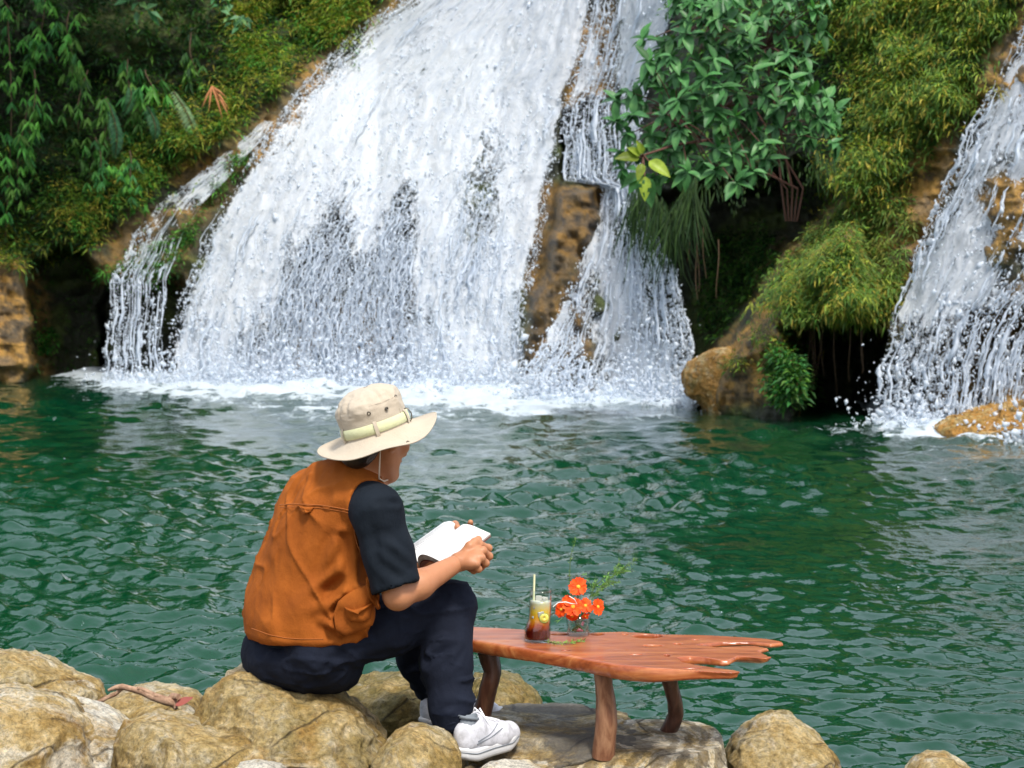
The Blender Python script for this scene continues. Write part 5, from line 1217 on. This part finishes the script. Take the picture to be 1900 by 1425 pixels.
# ------------------------------------------------------------------ book
def book():
    G0 = A3(at(776, 1046, 5.17)); S = np.array([.112, .124, .068]); Wr = np.array([.090, -.084, .000]); Wl = np.array([-.050, .112, .010]); Nn = nrm(np.cross(Wr, S)); 
    if Nn[2] < 0: Nn = -Nn
    PG = mat('printed page', (.72, .72, .70), .75); N = NT(PG); st = N.attr('st', 'Vector'); sep = N.n('SeparateXYZ'); N.l(st, sep.inputs[0]); a, b = sep.outputs[0], sep.outputs[1]
    ln = N.math('SINE', N.math('MULTIPLY', b, 6.283 * 27)); mp = N.n('Mapping'); mp.inputs['Scale'].default_value = (26, 27, 1); N.l(st, mp.inputs[0]); wd = N.noise(mp.outputs[0], 1.6, 3)
    mk = N.math('MULTIPLY', N.math('GREATER_THAN', ln, .1), N.math('GREATER_THAN', wd, .43))
    for x, lo, hi in ((a, .12, .90), (b, .09, .91)): mk = N.math('MULTIPLY', mk, N.math('MULTIPLY', N.math('GREATER_THAN', x, lo), N.math('LESS_THAN', x, hi)))
    N.base(N.mix(N.math('MULTIPLY', mk, .6), (.72, .72, .71), (.10, .12, .13)))
    EDGE = mat('page edges', (.55, .50, .44), .8); _n2 = NT(EDGE); _n2.base(_n2.ramp(_n2.noise(_n2.geo((60, 60, 900)), 1, 2), [(.35, (.30, .26, .22)), (.6, (.66, .62, .56))])); COV = mat('dark red cover', (.16, .04, .03), .5)
    root = empty('book', G0); tag(root, 'open paperback book with white printed pages held in both hands', 'book')
    m, n = 30, 14; wv = np.linspace(0, 1, m); sv = np.linspace(0, 1, n)
    def surf(W, bulge, rise, th0, th1, curlend=0.):
        top = []; bot = []
        for s in sv:
            base = G0 + S * s
            hgt = bulge * np.sin(np.pi * np.clip(wv, 0, 1) ** .55) + rise * wv ** 1.5 + .002
            bl = .25 * bulge * np.sin(np.pi * wv) + rise * .8 * wv ** 1.5 - .010
            top.append(base + W * wv[:, None] + Nn * (hgt + curlend * s * wv ** 2)[:, None]); bot.append(base + W * (wv * .99)[:, None] + Nn * (np.maximum(hgt - th0 + (th0 - th1) * wv, -.012) * 1.0 + curlend * s * wv ** 2)[:, None])
        return np.array(top), np.array(bot)
    for W, bulge, rise, th0, th1, ce, lab in ((Wr, .030, .004, .020, .006, .006, 'right page'), (Wl, .026, .006, .012, .012, .0, 'left page')):
        T, Bt = surf(W, bulge, rise, th0, th1, ce); A_, B_ = np.meshgrid(wv, 1 - sv); 
        if W is Wl: A_ = 1 - A_
        mb = MB(); mb.grid(T); mb.build('page', PG, root, attrs={'st': np.stack([A_, B_], -1).reshape(-1, 2)})
        ed = MB(); K = 6
        for fr in range(1):
            e = np.array([T[0] * (1 - k) + Bt[0] * k for k in np.linspace(0.02, 1, K)]); ed.grid(e); e = np.array([T[-1] * (1 - k) + Bt[-1] * k for k in np.linspace(0.02, 1, K)]); ed.grid(e); e = np.array([T[:, -1] * (1 - k) + Bt[:, -1] * k for k in np.linspace(.02, 1, K)]); ed.grid(e)
        ed.build('page_block', EDGE, root)
        # loose leaves fanned at the near end
        for q in (.35, .7):
            lf = MB(); lf.grid(np.array([T[0] * (1 - q) + Bt[0] * q - nrm(S) * .002, T[0] * (1 - q) + Bt[0] * q + Nn * .0008 - nrm(S) * .002])); lf.build('loose_leaf', EDGE, root)
        cv = MB(); C_ = Bt - Nn * .0015; C2 = Bt - Nn * .004; cv.grid(C_); cv.grid(C2[:, ::-1]); cv.grid(np.array([C_[0], C2[0]])); cv.grid(np.array([C_[:, -1], C2[:, -1]])); cv.grid(np.array([C_[-1], C2[-1]])); cv.build('cover', COV, root)
book()
# ------------------------------------------------------------------ live edge table
TZ = .60
def onz(px, py, z=TZ):
    b = (712.5 - py) / FPX; dy = cP + b * sP; dz = -sP + b * cP; Y = (z - CAMZ) / dz * dy; return A3(at(px, py, Y))
def wood(name, dark, mid, light, coat=.6, rough=.35, sc=(1, 1, 1)):
    M = mat(name, mid, rough, .5); N = NT(M); N.b.inputs['Coat Weight'].default_value = coat; N.b.inputs['Coat Roughness'].default_value = .12
    g = N.geo(sc); w_ = N.noise(g, 2.2, 3, .5, 0, 'Color'); va = N.n('VectorMath', operation='MULTIPLY_ADD'); N.l(w_, va.inputs[0]); va.inputs[1].default_value = (.2, .35, .2); N.l(g, va.inputs[2])
    f = N.noise(va.outputs[0], 9, 8, .65, 1.2); f2 = N.noise(va.outputs[0], 45, 4, .6, .5); ff = N.math('ADD', N.math('MULTIPLY', f, .75), N.math('MULTIPLY', f2, .25))
    N.base(N.ramp(ff, [(.33, dark), (.48, mid), (.66, light)])); N.bump(ff, .25, .004); return M
TOPM = wood('varnished red brown wood', (.12, .026, .008), (.33, .080, .022), (.52, .19, .06), .22, .3, (.25, 1.6, 1.6))
LEGM = wood('dark leg wood', (.020, .008, .004), (.065, .022, .012), (.12, .05, .028), .3, .45, (3, 3, .5)); LEGP = wood('pale leg wood', (.06, .022, .010), (.19, .075, .035), (.36, .19, .10), .2, .5, (3, 3, .5))
def table():
    root = empty('table', A3(at(1110, 1397, 5.12))); tag(root, 'low live edge wooden table of reddish slab wood on three crooked legs', 'table')
    O = [(838, 1172), (850, 1165), (880, 1163), (940, 1166), (1000, 1170), (1080, 1174), (1160, 1172), (1230, 1177), (1300, 1178), (1360, 1181), (1420, 1185), (1448, 1190), (1452, 1193), (1430, 1195), (1390, 1191), (1340, 1191.5), (1300, 1194), (1290, 1197), (1330, 1200.5),
         (1372, 1199), (1400, 1198), (1424, 1203), (1412, 1206), (1404, 1208), (1416, 1213), (1432, 1219), (1420, 1221.5), (1390, 1219), (1368, 1217), (1350, 1225), (1338, 1225), (1310, 1220), (1280, 1217), (1256, 1220), (1264, 1228), (1300, 1235), (1340, 1240.5), (1362, 1243.5), (1374, 1246.5), (1358, 1248), (1330, 1247),
         (1270, 1243), (1210, 1239), (1150, 1233), (1110, 1226), (1050, 1214), (980, 1203), (930, 1195), (878, 1186), (845, 1184), (836, 1178)]
    W = np.array([onz(*p) for p in O]); P2 = W[:, :2]; F = Field([P2[:, 0].min() - .06, P2[:, 1].min() - .06, TZ - .065], [P2[:, 0].max() + .06, P2[:, 1].max() + .06, TZ + .012], .0034)
    X, Y = np.meshgrid(F.lo[0] + F.h * np.arange(F.n[0]), F.lo[1] + F.h * np.arange(F.n[1]), indexing='ij')
    d2 = polydist(X * 1000, Y * 1000, (P2 * 1000).tolist()) / 1000
    Z = F.lo[2] + F.h * np.arange(F.n[2]); nx = .010 * fbm(np.stack([X * 9, Y * 9, X * 0], -1), 3, 3) + .004 * ridged(np.stack([X * 22, Y * 22, X * 0], -1), 2, 9)
    xr_ = [P2[i, 0] for i in range(35, 49)]; yr_ = [P2[i, 1] for i in range(35, 49)]; o_ = np.argsort(xr_); frontw = np.clip(1 - np.abs(Y - np.interp(X, np.array(xr_)[o_], np.array(yr_)[o_])) / .06, 0, 1) * sstep(1.05, .9, (X - P2[0, 0]) / .62)
    for k, z in enumerate(Z):
        q = (TZ - z); off = .024 * np.sin(np.pi * np.clip(q / .045, 0, 1) ** .8) * frontw + .001 + nx * np.clip(q / .01, 0, 1) 
        dd = -(d2 + off * np.clip(d2 * 60 + 1.2, 0, 1)); endt = sstep(.55, .95, (X - P2[0, 0]) / (P2[:, 0].max() - P2[0, 0])); thick = .038 - .020 * endt + .006 * vn(np.stack([X * 6, Y * 6, X * 0], -1), 4)
        thick = thick * (1 - endt) + np.minimum(thick, .005 + .45 * np.clip(d2 + .01, 0, 1)) * endt; F.D[:, :, k] = np.maximum(np.maximum(dd, -q + .0006 * vn(np.stack([X * 30, Y * 30, X * 0], -1), 2)), q - thick)
    for px, py, rx, ry in ((1200, 1180.5, .040, .016), (1222, 1179.5, .012, .010), (1180, 1214, .018, .0035), (1000, 1180, .014, .003), (1285, 1240, .025, .004), (1108, 1176.5, .022, .010), (1212, 1198, .028, .007), (1257, 1194.5, .012, .006), (1238, 1216, .008, .008), (1040, 1177, .030, .008), (1160, 1177, .010, .005), (1290, 1187, .012, .004), (1050, 1207, .012, .004)):
        c = onz(px, py); F.ell(c, (rx, ry * 2.0, .07), None, .002, 'cut')
    V, Q = F.nets(); mesh('tabletop', V, Q, TOPM, root)
    legs = [([(905, 1208, 5.40), (914, 1245, 5.40), (911, 1262, 5.40), (900, 1300, 5.42), (888, 1338, 5.44)], [.030, .026, .026, .026, .028], LEGM), ([(1120, 1235, 5.10), (1121, 1270, 5.10), (1124, 1305, 5.11), (1124, 1345, 5.11), (1119, 1398, 5.12)], [.027, .024, .028, .029, .031], LEGP), ([(1239, 1240, 5.30), (1244, 1270, 5.32), (1252, 1300, 5.34), (1255, 1328, 5.36), (1238, 1355, 5.38)], [.025, .022, .021, .023, .025], LEGM)]
    for pts, rs, M in legs:
        P = np.array([A3(at(*p)) for p in pts]); P[-1][2] -= .01; t = np.linspace(0, 4, 40); C = np.stack([np.interp(t, range(5), P[:, i]) for i in range(3)], 1)
        for _ in range(3): C[1:-1] = (C[:-2] + 2 * C[1:-1] + C[2:]) / 4
        r = np.interp(t, range(5), rs); mb = MB(); mb.tube(C, r, 26); V = np.concatenate(mb.V); ax_ = np.repeat(C, 26, 0); nV = len(ax_); dv = V[:nV] - ax_; L = np.linalg.norm(dv, axis=1, keepdims=True)
        V[:nV] = ax_ + dv * (1 + .16 * fbm(V[:nV] * np.array([25, 25, 6]), 3, 2) + .06 * ridged(V[:nV] * np.array([70, 70, 9]), 2, 5))[:, None]; mb.V = [V]
        mb.build('leg', M, root)
table()

# ------------------------------------------------------------------ glass of iced tea
def glass_mat(name, tint=(1, 1, 1), strength=1.):
    M = bpy.data.materials.new(name); M.use_nodes = True; t = M.node_tree; t.nodes.remove(t.nodes['Principled BSDF']); out = t.nodes['Material Output']
    tr = t.nodes.new('ShaderNodeBsdfTransparent'); tr.inputs[0].default_value = (*tint, 1); gl = t.nodes.new('ShaderNodeBsdfGlossy'); gl.inputs['Roughness'].default_value = .03
    lw = t.nodes.new('ShaderNodeLayerWeight'); lw.inputs[0].default_value = .5; pw = t.nodes.new('ShaderNodeMath'); pw.operation = 'POWER'; pw.inputs[1].default_value = 3.5; t.links.new(lw.outputs[1], pw.inputs[0]); ad = t.nodes.new('ShaderNodeMath'); ad.operation = 'MULTIPLY_ADD'; ad.inputs[1].default_value = .8; ad.inputs[2].default_value = .03; t.links.new(pw.outputs[0], ad.inputs[0]); mx = t.nodes.new('ShaderNodeMixShader'); t.links.new(ad.outputs[0], mx.inputs[0]); t.links.new(tr.outputs[0], mx.inputs[1]); t.links.new(gl.outputs[0], mx.inputs[2]); t.links.new(mx.outputs[0], out.inputs[0]); return M
GLASS = glass_mat('clear glass', (.93, .95, .94)); GREENM = mat('sprig green', (.16, .28, .05), .5)
def lathe(prof, base, n=48, offs=None):
    G = []; th = np.linspace(0, 2 * np.pi, n, endpoint=False)
    for i, (r, z) in enumerate(prof):
        o = offs(z) if offs else (0, 0); G.append(np.stack([base[0] + o[0] + r * np.cos(th), base[1] + o[1] + r * np.sin(th), np.full(n, base[2] + z)], -1))
    return np.array(G)
def drink():
    b = onz(997, 1190); k = b[1] / FPX; root = empty('glass_of_iced_tea', b); tag(root, 'tall glass of layered iced tea with lime slice and straw on the table', 'drink')
    zz = [0, .02, .035, .05, .065, .09, .148]; cx = [0, 0, .5, 2.2, 4.0, 5, 6.0]; rr = [25, 24.6, 24.2, 22.8, 21.2, 20.8, 20.6]
    of = lambda z: (float(np.interp(z, zz, cx)) * k, 0); rad = lambda z: float(np.interp(z, zz, rr)) * k
    zs = np.linspace(.0, .148, 30)
    outer = [(.001, .0), (rad(0) * .9, 0)] + [(rad(z), z) for z in zs[1:]]; inner = [(rad(z) - .0018, z) for z in zs[::-1] if z > .008] + [(.001, .008)]
    mb = MB(); mb.grid(lathe(outer + inner, b, offs=of), closev=True); mb.build('glass', GLASS, root)
    mb = MB(); mb.tube([b + np.array([of(.148)[0] + (rad(.148) - .0008) * math.cos(t), (rad(.148) - .0008) * math.sin(t), .148]) for t in np.linspace(0, 6.2832, 40)], .0012, 6, caps=False); mb.build('rim', GLASS, root)
    T = mat('layered tea', (.3, .05, .01), .12, .5); N = NT(T); s_ = N.n('SeparateXYZ'); N.l(N.geo(), s_.inputs[0]); h = N.math('DIVIDE', N.math('SUBTRACT', s_.outputs[2], TZ), .125)
    h2 = N.math('ADD', h, N.math('MULTIPLY', N.math('SUBTRACT', N.noise(N.geo(), 60, 4), .5), .22))
    N.base(N.ramp(h2, [(.26, (.09, .008, .004)), (.40, (.38, .06, .008)), (.54, (.80, .34, .02)), (.70, (.90, .60, .05)), (.86, (.74, .66, .36)), (.98, (.66, .68, .62))])); N.b.inputs['Subsurface Weight'].default_value = .3; N.b.inputs['Subsurface Radius'].default_value = (.01, .006, .003)
    prof = [(.001, .009)] + [(rad(z) - .0026, z) for z in np.linspace(.009, .118, 16)] + [(.001, .118)]
    mb = MB(); mb.grid(lathe(prof, b, offs=of), closev=True); mb.build('tea', T, root)
    ICE = mat('ice', (.80, .78, .70), .08, .6); ICE.node_tree.nodes['Principled BSDF'].inputs['Transmission Weight'].default_value = .45
    rng = random.Random(3)
    for i, (dx, dy, z) in enumerate(((-.008, -.016, .100), (.008, -.013, .112), (-.004, .006, .121), (.010, .008, .118), (-.010, .010, .112), (.002, -.021, .082), (-.012, -.014, .072))):
        F_ = Field(b + np.array([dx - .03 + of(z)[0], dy - .03, z - .03]), b + np.array([dx + .03 + of(z)[0], dy + .03, z + .03]), .0016); Rm = Matrix.Rotation(rng.random() * 3, 3, 'X') @ Matrix.Rotation(rng.random() * 3, 3, 'Z')
        F_.rbox(b + np.array([dx + of(z)[0], dy, z]), (.0095, .0095, .009), np.array(Rm), .003, 0); V, Q = F_.nets(); mesh('ice_cube', V, Q, ICE, root)
    # lime slice pressed against the near wall
    PE = mat('lime peel', (.30, .38, .03), .4); FL = mat('lime flesh', (.80, .70, .10), .35); PI = mat('lime pith', (.85, .80, .42), .5)
    c = b + np.array([.0195, -.0285, .0725]); nv = nrm(np.array([.30, -.95, .05])); e1 = nrm(np.cross(nv, z_)); e2 = np.cross(e1, nv)
    def disc(r0, r1, d0, M, nm, a0=0., a1=6.2832, n=32):
        t = np.linspace(a0, a1, n); ring_ = lambda r, d: np.array([c + nv * d + (e1 * math.cos(x) + e2 * math.sin(x)) * r for x in t]); mb = MB(); mb.grid(np.array([ring_(r0, d0 - .002), ring_(r0, d0), ring_(r1, d0), ring_(r1, d0 - .002)])); mb.build(nm, M, lime)
    lime = empty('lime_slice', c); lime.parent = root; lime.location = Vector(c.tolist()) - wloc(root)
    disc(.0002, .0128, .0, PI, 'pith'); disc(.0128, .0146, .0003, PE, 'peel')
    for i in range(9): disc(.0015, .0118, .0006, FL, 'segment', i * .698 + .05, (i + 1) * .698 - .05, 8)
    ST = mat('pale straw', (.72, .74, .46), .4); mb = MB(); mb.tube([b + np.array([-.012, .0, .06]), A3(at(991.5, 1066, b[1] + .006))], .0032, 10); mb.build('straw', ST, root)
drink()

# ------------------------------------------------------------------ vase and flowers
def vase():
    b = onz(1073, 1179.5); root = empty('vase', b); tag(root, 'short clear glass tumbler used as a flower vase on the table', 'vase')
    n = 24; th = np.linspace(0, 2 * np.pi, n, endpoint=False); rw = 1 + .03 * np.cos(th * 12)
    prof = [(.001, 0), (.029, 0), (.031, .004), (.033, .03), (.036, .064), (.0335, .064), (.0305, .03), (.028, .012), (.001, .012)]
    G = np.array([np.stack([b[0] + r * rw * np.cos(th), b[1] + r * rw * np.sin(th), np.full(n, b[2] + z)], -1) for r, z in prof]); mb = MB(); mb.grid(G, closev=True); mb.build('glass', glass_mat('vase glass', (.90, .94, .93)), root)
    mb = MB(); mb.grid(lathe([(.001, .013), (.027, .013), (.0295, .03), (.0315, .046), (.001, .046)], b, 24), closev=True); mb.build('water', glass_mat('vase water', (.86, .92, .88)), root)
    PK = mat('pink petal', (.65, .12, .20), .5); mb = MB(); mb.tube([b + np.array([-.010, -.012, .017]), b + np.array([.0, -.018, .021]), b + np.array([.012, -.012, .017])], [.003, .006, .003], 8); mb.build('petal', PK, root); mb = MB(); mb.tube([b + np.array([.008, -.02, .035]), b + np.array([.015, -.018, .044])], [.006, .003], 8); mb.build('petal', PK, root)
    return b
VB = vase()
ORG = mat('orange petal', (.80, .08, .006), .6, .2); NT(ORG).base(NT(ORG).ramp(NT(ORG).noise(NT(ORG).geo(), 90, 2), [(.3, (.68, .035, .004)), (.7, (.86, .11, .006))])); YEL = mat('yellow centre', (.80, .42, .03), .7); STG = mat('flower stem', (.10, .17, .04), .6)
def flower(px, py, dy, r, face, lab, np_=8, seed=1, inner=(0, 0)):
    rng = random.Random(seed); c = A3(at(px, py, VB[1] + dy)); nv = nrm(np.array(face, float)); e1 = nrm(np.cross(nv, z_)); e2 = np.cross(e1, nv)
    root = empty('flower', VB + np.array([inner[0], inner[1], .014])); tag(root, lab, 'flower', 'orange flowers in the glass vase')
    for i in range(np_):
        a = i * 6.2832 / np_ + rng.uniform(-.1, .1); d = e1 * math.cos(a) + e2 * math.sin(a); s = np.cross(nv, d); rl = r * rng.uniform(.88, 1.1); lift = rng.uniform(.0, .35)
        ts = np.linspace(0, 1, 6); w_ = r * .42 * np.array([.25, .62, .9, 1.0, .92, .55]); G = []
        for k, t in enumerate(ts):
            p = c + d * (r * .12 + rl * t * .95) + nv * (lift * rl * t * (1 - .7 * t) + (i % 2) * .0012)
            G.append([p - s * w_[k] * .98 + nv * w_[k] * .18 - d * (.0 if k < 5 else -.0015), p - s * w_[k] * .4, p + (d * -.0022 if k == 5 else 0), p + s * w_[k] * .4, p + s * w_[k] * .98 + nv * w_[k] * .18])
        mb = MB(); mb.grid(np.array(G)); mb.build('petal', ORG, root)
    F_ = Field(c - .015, c + .015, .0014); F_.ell(c + nv * .0015, (r * .24, r * .24, r * .16), (e1, e2, nv), 0); V, Q = F_.nets(); V = V + nv * (.0008 * vn(V * 900))[:, None]; mesh('flower_center', V, Q, YEL, root)
    p0 = VB + np.array([inner[0], inner[1], .014]); mid = (p0 + c) / 2 + np.array([(VB[0] + inner[0] * -1 - (p0[0] + c[0]) / 2) * .5, 0, .004]); mb = MB(); mb.tube([p0, mid, c - nv * .012, c], [.0022, .002, .0018, .0015], 6); mb.build('stem', STG, root)
flower(1073, 1089, -.005, .0255, (.05, -.95, .35), 'orange flower standing highest, above the rest of the bunch', seed=1, inner=(.005, .004))
flower(1063, 1126, -.035, .0265, (-.1, -.9, .45), 'large orange flower at the front centre of the bunch', seed=2, inner=(.008, -.006))
flower(1042, 1131, -.02, .021, (-.65, -.7, .2), 'orange red flower turned left at the left side of the bunch', seed=3, inner=(.016, 0))
flower(1086, 1124, -.02, .021, (.35, -.85, .4), 'orange flower just right of the centre of the bunch', seed=4, inner=(-.014, -.004))
flower(1109, 1126, -.005, .022, (.6, -.75, .2), 'orange flower farthest right in the bunch', seed=5, inner=(-.018, .004))
flower(1062, 1143, -.036, .017, (-.1, -.75, -.5), 'small orange flower hanging over the rim of the vase', 7, seed=6, inner=(.0, -.016))
flower(1086, 1143, -.033, .012, (.2, -.8, -.5), 'half closed orange bud hanging over the right of the rim', 5, seed=7, inner=(-.01, -.016))
flower(1052, 1112, -.0, .015, (-.5, -.6, .6), 'small dark orange flower behind the left side of the bunch', 6, seed=8, inner=(.01, .01))
def sprig(pts, dy, lab, n, ll, seed, wide=.16, name='sprig', P0=None, thick=.0016, branches=0):
    rng = np.random.default_rng(seed); S = np.array([A3(at(x, y, VB[1] + dy + d)) for x, y, d in pts]) if P0 is None else np.array(P0)
    t = np.linspace(0, len(S) - 1, 30); C = np.stack([np.interp(t, range(len(S)), S[:, i]) for i in range(3)], 1); 
    for _ in range(4): C[1:-1] = (C[:-2] + 2 * C[1:-1] + C[2:]) / 4
    root = empty(name, C[0]); tag(root, lab, 'sprig'); mb = MB(); mb.tube(C, np.linspace(thick, .0006, 30), 5); Cs = [C]
    for b in range(branches):
        k = rng.integers(8, 24); T_ = C[min(k + 2, 29)] - C[k]; d = nrm(nrm(T_) + rng.normal(0, .45, 3)); l = rng.uniform(.03, .06); B = np.array([C[k] + d * l * q + z_ * .004 * q * q for q in np.linspace(0, 1, 10)]); mb.tube(B, np.linspace(.001, .0005, 10), 4); Cs.append(B)
    mb.build('stem', STG, root); LV = Leaves(); tot = sum(len(c) for c in Cs)
    for C in Cs:
        m = int(n * len(C) / tot) + 4; k = rng.uniform(.12 if len(C) == 30 else 0, 1, m) * (len(C) - 1.01); P = np.stack([np.interp(k, range(len(C)), C[:, i]) for i in range(3)], 1); T_ = nrm(np.stack([np.interp(k, range(len(C)), np.gradient(C[:, i])) for i in range(3)], 1))
        D = nrm(T_ * .7 + nrm(rng.normal(0, 1, (m, 3))) * .8); l = ll * rng.uniform(.6, 1.2, m); LV.add(P, D, nrm(rng.normal(0, .6, (m, 3)) + [0, -.6, .6]), l, l * wide, pick(rng, m, [(.16, .32, .07), (.24, .40, .10), (.10, .22, .05)]), .05)
    LV.build('leaflet', root)['kind'] = 'stuff'
sprig([(1072, 1165, 0), (1062, 1120, .01), (1057, 1080, .01), (1058, 1035, .0), (1068, 1000, .0)], .01, 'tall thin green sprig rising straight above the orange flowers', 60, .012, 5)
sprig([(1074, 1165, 0), (1088, 1125, .01), (1112, 1092, .02), (1142, 1065, .02), (1178, 1038, .02)], .0, 'feathery green sprig leaning out to the right of the flowers', 300, .014, 6, branches=12)
sprig([(1072, 1165, 0), (1090, 1120, .02), (1100, 1095, .03), (1108, 1078, .03)], .01, 'short feathery sprig behind the flowers on the right', 110, .014, 9, branches=5)
sprig([(1070, 1165, 0), (1062, 1135, -.01), (1050, 1143, -.03), (1036, 1152, -.04)], .0, 'small green leaf sprig drooping over the left of the vase rim', 18, .016, 12)
tp = [onz(x, y) + np.array([0, 0, .004]) for x, y in ((1008, 1192), (1030, 1196), (1055, 1196), (1084, 1190))]
sprig(None, 0, 'green feathery sprig lying flat on the table beside the iced tea', 90, .014, 14, wide=.2, P0=tp)
WH = mat('white wire', (.82, .82, .80), .5); mb = MB(); mb.tube([A3(at(*p)) for p in ((1026, 1126, VB[1] - .06), (1036, 1118, VB[1] - .06), (1050, 1117, VB[1] - .06), (1060, 1120, VB[1] - .055), (1071, 1121, VB[1] - .05), (1066, 1112, VB[1] - .05), (1056, 1106, VB[1] - .05))], .0014, 6)
o = mb.build('ribbon', WH, loc=A3(at(1071, 1121, VB[1] - .05))); tag(o, 'thin white curled ribbon looped in front of the orange flowers', 'ribbon')

# ------------------------------------------------------------------ dead branch on the rock
DW = mat('dead wood', (.30, .17, .09), .8); _N = NT(DW); _g = _N.geo((1, 1, 1)); _N.base(_N.ramp(_N.noise(_g, 40, 5, .6), [(.3, (.13, .06, .03)), (.6, (.40, .25, .16))])); _N.bump(_N.noise(_g, 120, 4), .6, .004)
dbp = A3(at(262, 1284, 5.5)); db = empty('dead_branch', dbp); tag(db, 'dead brown branch lying across the boulder at the left', 'branch')
for pts, rs in (([(200, 1281), (214, 1277), (228, 1273), (240, 1277), (262, 1285), (285, 1293), (308, 1300), (322, 1306), (327, 1315)], [.004, .008, .009, .009, .010, .011, .013, .014, .006]), ([(228, 1276), (212, 1290), (198, 1294), (183, 1304)], [.006, .006, .006, .008]), ([(254, 1277), (262, 1280), (290, 1290), (315, 1299)], [.006, .007, .008, .009]), ([(314, 1300), (320, 1293), (332, 1292)], [.011, .011, .009])):
    mb = MB(); mb.tube([A3(at(x, y, 5.50)) + np.array([0, .01 * math.sin(i * 2), 0]) for i, (x, y) in enumerate(pts)], rs, 9); mb.build('twig', DW, db)
LFM = mat('red brown dead leaf', (.28, .07, .05), .6); lf = big_leaf('leaf', .055, .04, LFM, link=True, bend=-.2); lf.name = 'dead_leaf'; lf.matrix_world = Matrix.Translation(at(326, 1309, 5.49)) @ frame_from(Vector((.95, .1, .25)), (0, -.5, 1)); tag(lf, 'curled red brown leaf at the thick end of the dead branch', 'leaf')
